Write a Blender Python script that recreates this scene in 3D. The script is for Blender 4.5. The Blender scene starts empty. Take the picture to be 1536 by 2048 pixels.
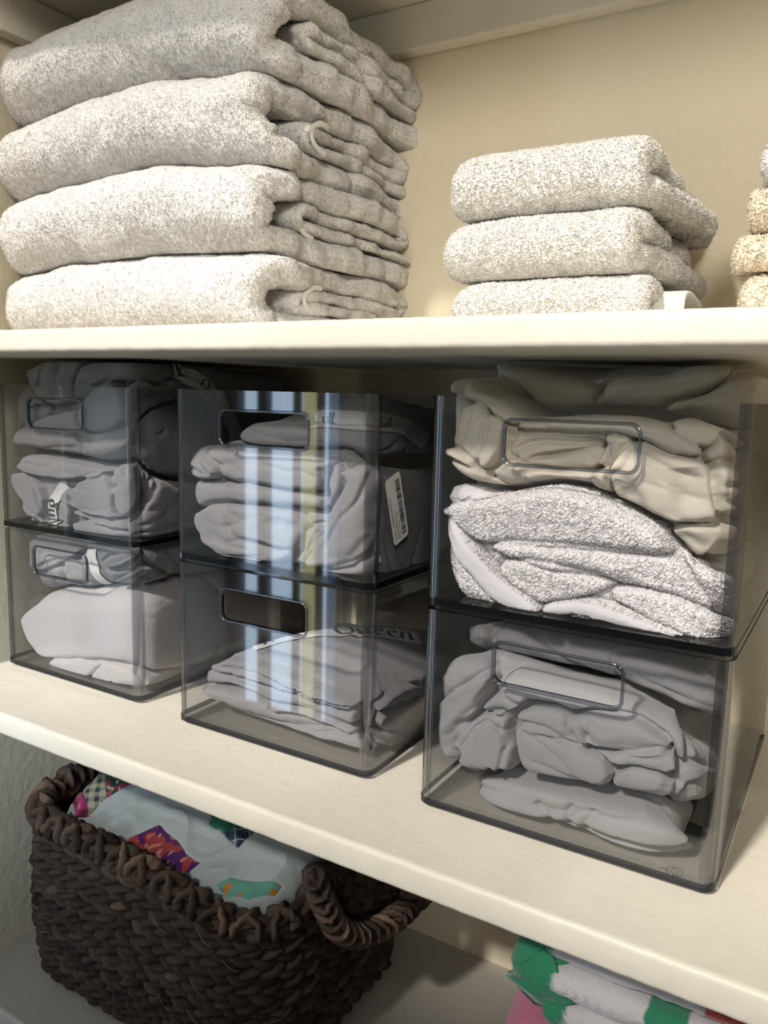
import bpy, bmesh, math, random
import numpy as np
rng = np.random.default_rng(7)
SC = bpy.context.scene
COL = SC.collection
PI = math.pi

# ------------------------------------------------------------------ camera
F_PX, PPX, PPY = 1600.0, 768.0, 1024.0
def _n(v): return v / np.linalg.norm(v)
_X = -_n(np.array([-1915 - PPX, 720 - PPY, F_PX]))
_Z = -_n(np.array([500 - PPX, 11690 - PPY, F_PX]))
_Z = _n(_Z - _X * (_X @ _Z)); _Y = np.cross(_Z, _X)
ROT = np.array([_X, _Y, _Z])
CAM = np.array([0.0, -0.42, 0.30064])
cam_d = bpy.data.cameras.new('camera'); cam = bpy.data.objects.new('camera', cam_d); COL.objects.link(cam)
cam_d.sensor_fit = 'VERTICAL'; cam_d.sensor_height = 24.0; cam_d.sensor_width = 18.0
cam_d.lens = F_PX / 2048.0 * 24.0
cam_d.clip_start = 0.01; cam_d.clip_end = 60
from mathutils import Matrix, Vector
_m = Matrix.Identity(4)
for i in range(3):
    _m[i][0] = ROT[i, 0]; _m[i][1] = -ROT[i, 1]; _m[i][2] = -ROT[i, 2]; _m[i][3] = CAM[i]
cam.matrix_world = _m
SC.camera = cam
def at(px, py, axis, val):
    """point measured off the photograph, lying on the plane axis = val (0 x, 1 y, 2 z), in metres"""
    r = ROT @ np.array([px - PPX, py - PPY, F_PX])
    return CAM + r * ((val - CAM[axis]) / r[axis])

# ------------------------------------------------------------------ noise
_perm = np.random.default_rng(3).permutation(512).astype(np.int64)
_grad = np.random.default_rng(4).normal(size=(512, 3)); _grad /= np.linalg.norm(_grad, axis=1)[:, None]
def noise(p, f=1.0, seed=0):
    """gradient noise, about -1..1; p (n,3), f scalar or 3-vector frequency"""
    p = np.asarray(p, float) * np.asarray(f, float) + seed * 17.31
    i = np.floor(p).astype(np.int64); q = p - i
    u = q * q * q * (q * (q * 6 - 15) + 10)
    out = 0
    for dx in (0, 1):
        for dy in (0, 1):
            for dz in (0, 1):
                h = _perm[(_perm[(_perm[(i[:, 0] + dx) & 511] + i[:, 1] + dy) & 511] + i[:, 2] + dz) & 511]
                g = _grad[h]
                d = g[:, 0] * (q[:, 0] - dx) + g[:, 1] * (q[:, 1] - dy) + g[:, 2] * (q[:, 2] - dz)
                w = (u[:, 0] if dx else 1 - u[:, 0]) * (u[:, 1] if dy else 1 - u[:, 1]) * (u[:, 2] if dz else 1 - u[:, 2])
                out = out + d * w
    return out * 1.6
def fbm(p, f, o=3, seed=0, g=.5):
    r = 0; a = 1
    for k in range(o):
        r = r + a * noise(p, np.asarray(f, float) * 2 ** k, seed + k * 3); a *= g
    return r
def ridged(p, f, seed=0, warp=.0, wf=None):
    if warp:
        wf = wf if wf is not None else np.asarray(f, float) * .6
        p = p + warp * np.stack([noise(p, wf, seed + 11), noise(p, wf, seed + 12), noise(p, wf, seed + 13)], 1)
    return 1 - np.minimum(1, np.abs(noise(p, f, seed)) * 2.2)
def sst(a, b, x):
    t = np.clip((x - a) / (b - a), 0, 1); return t * t * (3 - 2 * t)

# ------------------------------------------------------------------ meshes
def mk(name, V, F, mat, parent=None, smooth=True, mi=None, col=None, uvn=None):
    """link one mesh object; V (n,3); F (m,4) / (m,3) array or list of arrays or ragged list"""
    me = bpy.data.meshes.new(name)
    V = np.asarray(V, np.float32)
    if isinstance(F, np.ndarray): F = [F]
    if len(F) and isinstance(F[0], np.ndarray):
        starts = []; tot = []; loops = []; n = 0
        for A in F:
            k = A.shape[1]; starts.append(n + np.arange(len(A)) * k); tot.append(np.full(len(A), k)); loops.append(A.reshape(-1)); n += A.size
        starts = np.concatenate(starts); tot = np.concatenate(tot); loops = np.concatenate(loops)
    else:
        tot = np.array([len(f) for f in F]); starts = np.concatenate([[0], np.cumsum(tot)[:-1]]); loops = np.array([i for f in F for i in f]); n = len(loops)
    me.vertices.add(len(V)); me.vertices.foreach_set('co', V.reshape(-1))
    me.loops.add(n); me.loops.foreach_set('vertex_index', loops.astype(np.int32))
    me.polygons.add(len(starts)); me.polygons.foreach_set('loop_start', starts.astype(np.int32))
    try: me.polygons.foreach_set('loop_total', tot.astype(np.int32))
    except Exception: pass
    me.polygons.foreach_set('use_smooth', np.full(len(starts), bool(smooth)) if not isinstance(smooth, np.ndarray) else smooth)
    for m in (mat if isinstance(mat, (list, tuple)) else [mat]): me.materials.append(m)
    if mi is not None: me.polygons.foreach_set('material_index', np.asarray(mi, np.int32))
    if col is not None:
        a = me.color_attributes.new('Col', 'FLOAT_COLOR', 'POINT')
        c = np.ones((len(V), 4), np.float32); c[:, :3] = col; a.data.foreach_set('color', c.reshape(-1))
    me.update(); me.validate()
    o = bpy.data.objects.new(name, me); COL.objects.link(o)
    if parent: o.parent = parent
    return o
def tag(o, label, cat, group=None, kind=None):
    if label: o['label'] = label
    if cat: o['category'] = cat
    if group: o['group'] = group
    if kind: o['kind'] = kind
    return o
def thing(name, label, cat, loc=(0, 0, 0), group=None):
    o = bpy.data.objects.new(name, None); o.empty_display_size = .02; COL.objects.link(o); o.location = loc
    return tag(o, label, cat, group)
def origin_to(o, c):
    """move a mesh object's origin to c without moving its shape"""
    c = Vector([float(v) for v in c]); o.data.transform(Matrix.Translation(-c)); o.location = c
    return o
def vnorm(V, Fs):
    N = np.zeros_like(V)
    for F in (Fs if isinstance(Fs, list) else [Fs]):
        a, b, c = V[F[:, 0]], V[F[:, 1]], V[F[:, 2]]
        d = V[F[:, 3]] if F.shape[1] == 4 else a
        fn = np.cross(c - a, d - b) if F.shape[1] == 4 else np.cross(b - a, c - a)
        for k in range(F.shape[1]):
            for j in range(3): N[:, j] += np.bincount(F[:, k], fn[:, j], len(V))
    return N / (np.linalg.norm(N, axis=1)[:, None] + 1e-12)
def gridF(n, m, closed_m=True):
    i = np.arange(n - 1)[:, None]; j = np.arange(m if closed_m else m - 1)[None, :]
    a = i * m + j; b = i * m + (j + 1) % m
    return np.stack([a, b, b + m, a + m], -1).reshape(-1, 4)
def resample(P, step):
    P = np.asarray(P, float); L = np.concatenate([[0], np.cumsum(np.linalg.norm(np.diff(P, axis=0), axis=1))])
    n = max(2, int(round(L[-1] / step)) + 1); s = np.linspace(0, L[-1], n)
    return np.stack([np.interp(s, L, P[:, k]) for k in range(P.shape[1])], 1)
def smooth_path(P, it=2):
    P = np.asarray(P, float)
    for _ in range(it):
        Q = [P[0]]
        for a, b in zip(P[:-1], P[1:]): Q += [a * .75 + b * .25, a * .25 + b * .75]
        Q.append(P[-1]); P = np.array(Q)
    return P
def arc(c, r, a0, a1, n=14):
    t = np.radians(np.linspace(a0, a1, n)); rr = (r, r) if np.isscalar(r) else r
    return np.stack([c[0] + rr[0] * np.cos(t), c[1] + rr[1] * np.sin(t)], 1)
def slab(path, r, w0, w1, step=.003, capn=7):
    """thick folded sheet: stadium cross-section (width along w, half thickness r) swept along a path in the (u,z) plane.
    returns V as (w,u,z), F, and per-vertex path fraction s (metres)"""
    P = resample(path, step); n = len(P)
    T = np.gradient(P, axis=0); T /= np.linalg.norm(T, axis=1)[:, None] + 1e-12
    N = np.stack([-T[:, 1], T[:, 0]], 1)
    L = np.arange(n) * step
    f = lambda a: np.full(n, float(a)) if np.isscalar(a) else (a(P, L) if callable(a) else np.interp(np.linspace(0, 1, n), np.linspace(0, 1, len(a)), a))
    r_, a_, b_ = f(r), f(w0), f(w1)
    ce = np.sin(np.linspace(0, PI / 2, 5))[1:]; sc = np.sqrt(1 - ce ** 2); sc[-1] = .04
    P = np.concatenate([(P[0] - T[0] * r_[0] * ce[:, None])[::-1], P, P[-1] + T[-1] * r_[-1] * ce[:, None]])
    N = np.concatenate([np.repeat(N[:1], 4, 0), N, np.repeat(N[-1:], 4, 0)])
    k = np.concatenate([sc[::-1], np.ones(n), sc])
    ins = np.concatenate([(r_[0] * (1 - sc))[::-1], np.zeros(n), r_[-1] * (1 - sc)])
    pad = lambda q: np.concatenate([np.repeat(q[:1], 4), q, np.repeat(q[-1:], 4)])
    R0 = pad(r_); a_ = pad(a_) + ins; b_ = pad(b_) - ins; R = R0 * k; Ls = pad(L)
    wid = float(np.max(b_ - a_)); nw = max(6, int(wid / step))
    th = np.linspace(-PI / 2, PI / 2, capn)
    tw = np.linspace(0, 1, nw)
    rings = []
    for i in range(len(P)):
        w_in0, w_in1 = a_[i] + R0[i], b_[i] - R0[i]
        bot = np.stack([w_in0 + (w_in1 - w_in0) * tw, np.full(nw, -R[i])], 1)
        c1 = np.stack([w_in1 + R0[i] * np.cos(th), R[i] * np.sin(th)], 1)[1:-1]
        top = np.stack([w_in1 + (w_in0 - w_in1) * tw, np.full(nw, R[i])], 1)
        c0 = np.stack([w_in0 - R0[i] * np.cos(th), -R[i] * np.sin(th)], 1)[1:-1]
        X = np.concatenate([bot, c1, top, c0])
        rings.append(np.stack([X[:, 0], P[i, 0] + N[i, 0] * X[:, 1], P[i, 1] + N[i, 1] * X[:, 1]], 1))
    m = len(rings[0]); V = np.concatenate(rings); F = gridF(len(rings), m)
    # end fans
    e0 = np.arange(m)[::-1]; e1 = (len(rings) - 1) * m + np.arange(m)
    h = m // 2
    caps = [np.array([[e[i], e[i + 1], e[m - 2 - i], e[m - 1 - i]] for i in range(h - 1)]) for e in (e0, e1)]
    return V, [F] + caps, np.repeat(Ls, m)
def orient(V, Fs):
    """flip faces when the closed shape is inside out"""
    vol = 0
    for F in Fs:
        a, b, c = V[F[:, 0]], V[F[:, 1]], V[F[:, 2]]
        vol += np.einsum('ij,ij->i', a, np.cross(b, c)).sum()
        if F.shape[1] == 4: vol += np.einsum('ij,ij->i', a, np.cross(c, V[F[:, 3]])).sum()
    return Fs if vol > 0 else [F[:, ::-1] for F in Fs]
def tufts(V, Fs, mask, n, h, br, lean=.8, seed=1, gravity=.25, simple=False):
    """short pile: n little bent three-sided loops scattered over the faces whose centre passes mask"""
    r = np.random.default_rng(seed)
    Q = np.concatenate([F if F.shape[1] == 4 else np.concatenate([F, F[:, :1]], 1) for F in Fs])
    A, B, C, D = (V[Q[:, k]] for k in range(4))
    fn = np.cross(C - A, D - B); ar = np.linalg.norm(fn, axis=1) * .5; cen = (A + B + C + D) / 4
    w = ar * mask(cen, fn / (2 * ar[:, None] + 1e-12))
    if w.sum() <= 0: return np.zeros((0, 3)), np.zeros((0, 3), int)
    idx = r.choice(len(Q), n, p=w / w.sum())
    u, v = r.random(n)[:, None], r.random(n)[:, None]
    P = (A[idx] * (1 - u) + B[idx] * u) * (1 - v) + (D[idx] * (1 - u) + C[idx] * u) * v
    N = fn[idx]; N /= np.linalg.norm(N, axis=1)[:, None] + 1e-12
    t = np.cross(N, r.normal(size=(n, 3))); t /= np.linalg.norm(t, axis=1)[:, None] + 1e-12; b = np.cross(N, t)
    # lean follows a slow noise field so neighbouring loops lie the same way and clump
    fl = np.stack([noise(P, 260, 5), noise(P, 260, 6), noise(P, 260, 7)], 1) * 1.3 + r.normal(size=(n, 3)) * .35
    fl[:, 2] -= gravity
    fl -= N * (fl * N).sum(1)[:, None]
    hh = h * (.6 + .8 * r.random(n))[:, None]; bb = br * (.7 + .6 * r.random(n))[:, None]
    base = P - N * bb * .5
    if simple:
        W = np.stack([base + (t * math.cos(2 * PI * k / 3) + b * math.sin(2 * PI * k / 3)) * bb for k in range(3)] + [base + N * (hh + bb * .5) + fl * hh * lean], 1).reshape(-1, 3); o = (np.arange(n) * 4)[:, None]
        return W, [np.concatenate([o + np.array([[k, (k + 1) % 3, 3]]) for k in range(3)])]
    mid = base + N * hh * .6 + fl * hh * lean * .3; tip = base + N * hh + fl * hh * lean
    vs = []
    for k in range(3):
        a = 2 * PI * k / 3; vs.append(base + (t * math.cos(a) + b * math.sin(a)) * bb)
    for k in range(3):
        a = 2 * PI * k / 3; vs.append(mid + (t * math.cos(a) + b * math.sin(a)) * bb * .8)
    vs.append(tip)
    W = np.stack(vs, 1).reshape(-1, 3); o = (np.arange(n) * 7)[:, None]
    F4 = np.concatenate([o + np.array([[k, (k + 1) % 3, 3 + (k + 1) % 3, 3 + k]]) for k in range(3)])
    F3 = np.concatenate([o + np.array([[3 + k, 3 + (k + 1) % 3, 6]]) for k in range(3)])
    return W, [F4, F3]
def join(*parts):
    Vs = []; Fq = []; n = 0
    for V, Fs in parts:
        if len(V) == 0: continue
        Vs.append(V)
        for F in (Fs if isinstance(Fs, list) else [Fs]): Fq.append(F + n)
        n += len(V)
    return np.concatenate(Vs), Fq
def boxVF(x0, x1, y0, y1, z0, z1):
    V = np.array([(x, y, z) for x in (x0, x1) for y in (y0, y1) for z in (z0, z1)], float)
    F = np.array([[0, 1, 3, 2], [4, 6, 7, 5], [0, 4, 5, 1], [2, 3, 7, 6], [0, 2, 6, 4], [1, 5, 7, 3]])
    return V, F
def tube(path, r, k=8, closed=False, flat=1.0, up=(0, 0, 1)):
    """tube along a 3D path; r scalar or array; flat squashes the section along the binormal"""
    P = np.asarray(path, float); n = len(P)
    T = (np.roll(P, -1, 0) - np.roll(P, 1, 0)) if closed else np.gradient(P, axis=0)
    T /= np.linalg.norm(T, axis=1)[:, None] + 1e-12
    U = np.cross(T, np.asarray(up, float) if np.ndim(up) == 1 else up); U /= np.linalg.norm(U, axis=1)[:, None] + 1e-9
    B = np.cross(U, T)
    rr = np.full(n, r) if np.isscalar(r) else np.asarray(r)
    a = np.linspace(0, 2 * PI, k, endpoint=False)
    V = P[:, None, :] + rr[:, None, None] * (np.cos(a)[None, :, None] * U[:, None, :] + flat * np.sin(a)[None, :, None] * B[:, None, :])
    V = V.reshape(-1, 3); F = gridF(n, k)
    if closed:
        j = np.arange(k); a0 = (n - 1) * k + j; b0 = (n - 1) * k + (j + 1) % k
        F = np.concatenate([F, np.stack([a0, b0, (j + 1) % k, j], 1)])
        return V, [F]
    c0 = [np.array([[i, 0, 0, 0]]) for i in []]
    V = np.concatenate([V, P[:1], P[-1:]]); j = np.arange(k)
    F3 = np.concatenate([np.stack([(j + 1) % k, j, np.full(k, n * k)], 1), np.stack([(n - 1) * k + j, (n - 1) * k + (j + 1) % k, np.full(k, n * k + 1)], 1)])
    return V, [F, F3]

# ------------------------------------------------------------------ materials
def nodes(name):
    m = bpy.data.materials.new(name); m.use_nodes = True; nt = m.node_tree; nt.nodes.clear()
    out = nt.nodes.new('ShaderNodeOutputMaterial')
    return m, nt, out
def N(nt, typ, **kw):
    n = nt.nodes.new(typ)
    for k, v in kw.items():
        if k.startswith('i_'):
            key = k[2:]; n.inputs[int(key) if key.isdigit() else key.replace('_', ' ')].default_value = v
        else: setattr(n, k, v)
    return n
def cloth_mat(name, col, col2=None, scale=900, bump=.25, rough=.9, sheen=.3, big=12, var=.06, attr=False, dist=.0006, wrinkle=0):
    m, nt, out = nodes(name); L = nt.links.new
    b = N(nt, 'ShaderNodeBsdfPrincipled'); b.inputs['Roughness'].default_value = rough
    b.inputs['Specular IOR Level'].default_value = .15
    b.inputs['Sheen Weight'].default_value = sheen; b.inputs['Sheen Roughness'].default_value = .6
    tc = N(nt, 'ShaderNodeTexCoord')
    n1 = N(nt, 'ShaderNodeTexNoise'); n1.inputs['Scale'].default_value = big; n1.inputs['Detail'].default_value = 4
    L(tc.outputs['Object'], n1.inputs['Vector'])
    mx = N(nt, 'ShaderNodeMix', data_type='RGBA')
    c2 = col2 or tuple(c * (1 - var * 2) for c in col)
    mx.inputs[6].default_value = (*c2, 1); mx.inputs[7].default_value = (*col, 1)
    L(n1.outputs['Fac'], mx.inputs[0]); src = mx.outputs[2]
    if attr:
        a = N(nt, 'ShaderNodeVertexColor', layer_name='Col')
        mm = N(nt, 'ShaderNodeMix', data_type='RGBA', blend_type='MULTIPLY'); mm.inputs[0].default_value = 1
        L(src, mm.inputs[6]); L(a.outputs['Color'], mm.inputs[7]); src = mm.outputs[2]
    L(src, b.inputs['Base Color'])
    n2 = N(nt, 'ShaderNodeTexNoise'); n2.inputs['Scale'].default_value = scale; n2.inputs['Detail'].default_value = 2
    L(tc.outputs['Object'], n2.inputs['Vector'])
    bp = N(nt, 'ShaderNodeBump'); bp.inputs['Strength'].default_value = bump; bp.inputs['Distance'].default_value = dist
    L(n2.outputs['Fac'], bp.inputs['Height'])
    if wrinkle:
        n3 = N(nt, 'ShaderNodeTexNoise'); n3.inputs['Scale'].default_value = 38; n3.inputs['Detail'].default_value = 2; n3.inputs['Distortion'].default_value = 1.4
        L(tc.outputs['Object'], n3.inputs['Vector']); b3 = N(nt, 'ShaderNodeBump'); b3.inputs['Strength'].default_value = wrinkle; b3.inputs['Distance'].default_value = .004
        L(n3.outputs['Fac'], b3.inputs['Height']); L(b3.outputs['Normal'], bp.inputs['Normal'])
    L(bp.outputs['Normal'], b.inputs['Normal'])
    L(b.outputs['BSDF'], out.inputs['Surface'])
    return m
def paint_mat(name, col, scale=140, bump=.35, dist=.0012, rough=.5, spec=.3):
    m, nt, out = nodes(name); L = nt.links.new
    b = N(nt, 'ShaderNodeBsdfPrincipled'); b.inputs['Roughness'].default_value = rough; b.inputs['Specular IOR Level'].default_value = spec
    tc = N(nt, 'ShaderNodeTexCoord')
    n1 = N(nt, 'ShaderNodeTexNoise'); n1.inputs['Scale'].default_value = scale; n1.inputs['Detail'].default_value = 3
    n0 = N(nt, 'ShaderNodeTexNoise'); n0.inputs['Scale'].default_value = 5; n0.inputs['Detail'].default_value = 5
    L(tc.outputs['Object'], n1.inputs['Vector']); L(tc.outputs['Object'], n0.inputs['Vector'])
    mx = N(nt, 'ShaderNodeMix', data_type='RGBA'); mx.inputs[6].default_value = (*[c * .95 for c in col], 1); mx.inputs[7].default_value = (*col, 1)
    L(n0.outputs['Fac'], mx.inputs[0]); L(mx.outputs[2], b.inputs['Base Color'])
    bp = N(nt, 'ShaderNodeBump'); bp.inputs['Strength'].default_value = bump; bp.inputs['Distance'].default_value = dist
    L(n1.outputs['Fac'], bp.inputs['Height']); L(bp.outputs['Normal'], b.inputs['Normal'])
    L(b.outputs['BSDF'], out.inputs['Surface'])
    return m
def acrylic_mat(name, tint, f0=.045, rough=.03, dark=None):
    """clear smoked plastic: tinted pass-through with a view-angle gloss"""
    m, nt, out = nodes(name); L = nt.links.new
    t = N(nt, 'ShaderNodeBsdfTransparent'); t.inputs['Color'].default_value = (*tint, 1)
    g = N(nt, 'ShaderNodeBsdfGlossy'); g.inputs['Roughness'].default_value = rough; g.inputs['Color'].default_value = (.97, .98, 1, 1)
    lw = N(nt, 'ShaderNodeLayerWeight'); lw.inputs['Blend'].default_value = .5
    p = N(nt, 'ShaderNodeMath', operation='POWER'); p.inputs[1].default_value = 5
    L(lw.outputs['Facing'], p.inputs[0])
    ml = N(nt, 'ShaderNodeMath', operation='MULTIPLY_ADD'); ml.inputs[1].default_value = .55; ml.inputs[2].default_value = f0
    L(p.outputs[0], ml.inputs[0])
    cr = N(nt, 'ShaderNodeMix', data_type='RGBA'); cr.inputs[6].default_value = (*tint, 1); cr.inputs[7].default_value = (*[.17 * c for c in tint], 1)
    p2 = N(nt, 'ShaderNodeMath', operation='POWER'); p2.inputs[1].default_value = 2.2; L(lw.outputs['Facing'], p2.inputs[0]); L(p2.outputs[0], cr.inputs[0]); L(cr.outputs[2], t.inputs['Color'])
    base = t.outputs[0]
    if dark is not None:
        d = N(nt, 'ShaderNodeBsdfDiffuse'); d.inputs['Color'].default_value = (*dark[0], 1)
        mx0 = N(nt, 'ShaderNodeMixShader'); mx0.inputs[0].default_value = dark[1]
        L(t.outputs[0], mx0.inputs[1]); L(d.outputs[0], mx0.inputs[2]); base = mx0.outputs[0]
    mx = N(nt, 'ShaderNodeMixShader'); L(ml.outputs[0], mx.inputs[0]); L(base, mx.inputs[1]); L(g.outputs[0], mx.inputs[2])
    L(mx.outputs[0], out.inputs['Surface'])
    return m
M_PAINT = paint_mat('cream_paint', (.83, .78, .675), scale=60, bump=.5, dist=.0015, rough=.42, spec=.35)
M_PAINT_LOW = paint_mat('shade_darkened_paint', (.50, .475, .425), scale=60, bump=.5, dist=.0015, rough=.5, spec=.3)  # cream paint darkened to carry the shade of the lower compartment
M_WALL = paint_mat('closet_wall_paint', (.86, .775, .60), scale=95, bump=.6, dist=.002, rough=.6, spec=.2)
M_ROOM = paint_mat('room_wall_paint', (.80, .77, .70), scale=60)
M_FLOOR = paint_mat('room_floor', (.20, .17, .14), scale=30)
M_TOWEL = cloth_mat('plush_white_terry', (.81, .785, .76), scale=420, bump=.5, sheen=.15, dist=.001)
M_HAND = cloth_mat('white_looped_terry', (.84, .815, .77), scale=520, bump=.5, sheen=.15, dist=.001)
M_BEIGET = cloth_mat('cream_looped_terry', (.80, .70, .55), scale=520, bump=.5, sheen=.15, dist=.001)
M_HEM = cloth_mat('woven_towel_hem', (.80, .78, .73), scale=1500, bump=.3)
# ------------------------------------------------------------------ the closet
ZU, ZUB, ZL = .3452, .3264, -.345
XL, XR, YB = -.80, .62, .366
def struct(name, V, F, mat, smooth=False):
    o = mk(name, V, F, mat, smooth=smooth); o['kind'] = 'structure'; return o
struct('wall_back', *boxVF(XL - .05, XR + .05, YB, YB + .05, -.75, 1.2), M_WALL)
struct('wall_left', *boxVF(XL - .05, XL, -.012, YB, -.75, 1.2), M_WALL)
struct('wall_right', *boxVF(XR, XR + .05, -.012, YB, -.75, 1.2), M_WALL)
def shelf(name, label, z1, th, y0=0.0, r=.004, mat=None):
    """painted board with an eased, slightly uneven front edge"""
    pr = [(YB, z1 - th), (y0 + r, z1 - th)] + [tuple(q) for q in arc((y0 + r, z1 - th + r), r, 270, 180, 5)] + \
         [tuple(q) for q in arc((y0 + r, z1 - r), r, 180, 90, 5)] + [(YB, z1)]
    xs = np.linspace(XL, XR, 700); m = len(pr)
    V = np.array([[(x, y, z) for (y, z) in pr] for x in xs]).reshape(-1, 3)
    edge = V[:, 1] < y0 + .02
    n1 = fbm(V, 70, 3, 31) * .0003
    V[edge, 1] += n1[edge]; V[edge, 2] += (fbm(V, 90, 2, 57) * .0002)[edge]
    F = gridF(700, m)
    o = mk(name, V, [F[:, ::-1]], mat or M_PAINT, smooth=True)
    o.data.set_sharp_from_angle(angle=math.radians(50))
    return origin_to(tag(o, label, 'shelf'), (0, y0, z1))
shelf('closet_shelf', 'cream painted closet shelf carrying the folded white towels', ZU, ZU - ZUB)
shelf('closet_shelf', 'cream painted closet shelf carrying the six smoky clear bins', 0.0, .0215)
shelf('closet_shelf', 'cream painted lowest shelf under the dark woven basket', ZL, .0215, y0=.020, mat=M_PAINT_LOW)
shelf('closet_shelf', 'underside of the topmost cream shelf above the tall bath towel stack', .715, .021)
def cleat(name, x0, x1, y0, y1, z0, z1):
    V, F = boxVF(x0, x1, y0, y1, z0, z1); o = struct(name, V, F, M_PAINT)
    bv = o.modifiers.new('bevel', 'BEVEL'); bv.width = .002; bv.segments = 2
    return o
cleat('trim_1', XL, XR, YB - .019, YB, .650, .694)
cleat('trim_2', XL, XL + .019, .0, YB - .019, .650, .694)

# ------------------------------------------------------------------ the room behind the camera
RX0, RX1, RY, RZ0, RZ1 = -3.3, 2.2, -2.0, -1.62, 2.5
struct('floor', *boxVF(RX0, RX1, RY, .4, RZ0 - .05, RZ0), M_FLOOR)
struct('ceiling', *boxVF(RX0, RX1, RY, .4, RZ1, RZ1 + .05), M_ROOM)
struct('wall_west', *join(boxVF(RX0 - .1, RX0, RY, -1.9, RZ0, RZ1), boxVF(RX0 - .1, RX0, -1.45, .0, RZ0, RZ1), boxVF(RX0 - .1, RX0, -1.9, -1.45, RZ0, -1.3), boxVF(RX0 - .1, RX0, -1.9, -1.45, .5, RZ1)), M_ROOM)
struct('wall_east', *boxVF(RX1, RX1 + .05, RY, .0, RZ0, RZ1), M_ROOM)
# wall on both sides of the closet opening
struct('wall_front', *join(boxVF(RX0, XL - .05, -.012, .05, RZ0, RZ1), boxVF(XR + .05, RX1, -.012, .05, RZ0, RZ1), boxVF(XL, XR, -.012, .05, 1.2, RZ1), boxVF(XL, XR, -.012, .05, RZ0, -.75)), M_ROOM)
# far wall with a tall glazed door; daylight comes through it; a high window is added beside it to aim the sun
WX0, WX1, WZ0, WZ1 = -2.36, -1.746, -1.58, .92
EY0, EY1, EZ0, EZ1 = -1.9, -1.45, -1.3, .5
HX0, HX1, HZ0, HZ1 = -1.36, .14, 1.59, 2.43
def wall_with_holes(name, y0, y1, xs, zs, holes, mat):
    parts = []
    X = sorted(set(xs + [h[0] for h in holes] + [h[1] for h in holes])); Z = sorted(set(zs + [h[2] for h in holes] + [h[3] for h in holes]))
    for a, b in zip(X[:-1], X[1:]):
        for c, d in zip(Z[:-1], Z[1:]):
            if not any(h[0] <= a and b <= h[1] and h[2] <= c and d <= h[3] for h in holes): parts.append(boxVF(a, b, y0, y1, c, d))
    return struct(name, *join(*parts), mat)
wall_with_holes('wall_far', RY - .1, RY, [RX0, RX1], [RZ0, RZ1], [(WX0, WX1, WZ0, WZ1), (HX0, HX1, HZ0, HZ1)], M_ROOM)
M_FRAME = paint_mat('window_frame_paint', (.10, .10, .11), rough=.5)
def window(name, x0, x1, z0, z1, posts):
    fr = [boxVF(x0, x0 + .03, RY - .07, RY - .02, z0, z1), boxVF(x1 - .03, x1, RY - .07, RY - .02, z0, z1),
          boxVF(x0 + .03, x1 - .03, RY - .07, RY - .02, z1 - .03, z1), boxVF(x0 + .03, x1 - .03, RY - .07, RY - .02, z0, z0 + .03)]
    for p, w in posts: fr.append(boxVF(p, p + w, RY - .065, RY - .025, z0 + .03, z1 - .03))
    return struct(name, *join(*fr), M_FRAME)
window('window_1', WX0, WX1, WZ0, WZ1, [(-2.31, .010), (-2.194, .047), (-2.006, .014), (-1.888, .014)])
# translucent sheets added behind the glazed door: cream and dull blue strips for the bin reflections
def sheer(name, label, x0, x1, col, tr):
    m, nt, out = nodes(name + '_cloth'); d = N(nt, 'ShaderNodeBsdfDiffuse'); d.inputs[0].default_value = (*col, 1); t = N(nt, 'ShaderNodeBsdfTranslucent'); t.inputs[0].default_value = (*tr, 1)
    mx = N(nt, 'ShaderNodeMixShader'); mx.inputs[0].default_value = .6; nt.links.new(d.outputs[0], mx.inputs[1]); nt.links.new(t.outputs[0], mx.inputs[2]); nt.links.new(mx.outputs[0], out.inputs[0])
    xs = np.linspace(x0, x1, 60); ys = RY - .085 + .008 * np.sin(np.linspace(0, 14, 60)); zs = np.linspace(WZ0, WZ1, 8)
    V = np.array([[(x, y, z) for x, y in zip(xs, ys)] for z in zs]).reshape(-1, 3); o = mk(name, V, [gridF(8, 60, False)], m); o['kind'] = 'structure'; return o
sheer('reflection_sheet_cream', None, -2.000, -1.888, (.9, .8, .5), (1.0, .78, .38))
sheer('reflection_sheet_blue', None, -1.872, -1.77, (.25, .35, .5), (.22, .26, .32))
window('added_high_window', HX0, HX1, HZ0, HZ1, [(-.62, .02)])  # added unseen window, sill height set to keep sun off the lowest shelf
def area(name, loc, rot, sx, sy, radiance, col):
    l = bpy.data.lights.new(name, 'AREA'); l.shape = 'RECTANGLE'; l.size = sx; l.size_y = sy
    l.energy = radiance * PI * sx * sy; l.color = col
    o = bpy.data.objects.new(name, l); o.location = loc; o.rotation_euler = rot; COL.objects.link(o); return o
# area lamps face -Z: tip them to face +Y
area('daylight_door', ((WX0 + WX1) / 2, RY - .14, (WZ0 + WZ1) / 2), (PI / 2, 0, 0), WX1 - WX0, WZ1 - WZ0, 4.5, (.60, .79, 1.0))
area('high_window_fill', ((HX0 + HX1) / 2, RY - .14, (HZ0 + HZ1) / 2), (PI / 2, 0, 0), HX1 - HX0, HZ1 - HZ0, 2.2, (.96, .97, 1.0))  # soft sky fill behind the added high window
area('daylight_side', (RX0 - .13, (EY0 + EY1) / 2, (EZ0 + EZ1) / 2), (PI / 2, 0, -PI / 2), EY1 - EY0, EZ1 - EZ0, 3.4, (.55, .76, 1.0))
sun = bpy.data.lights.new('sun', 'SUN'); sun.energy = 3.4; sun.angle = math.radians(4.5); sun.color = (1.0, .94, .845)
so = bpy.data.objects.new('sun', sun); COL.objects.link(so); so.location = (-2, -5, 4)
so.rotation_euler = Vector((.135, .765, -.629)).to_track_quat('-Z', 'Y').to_euler()
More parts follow.
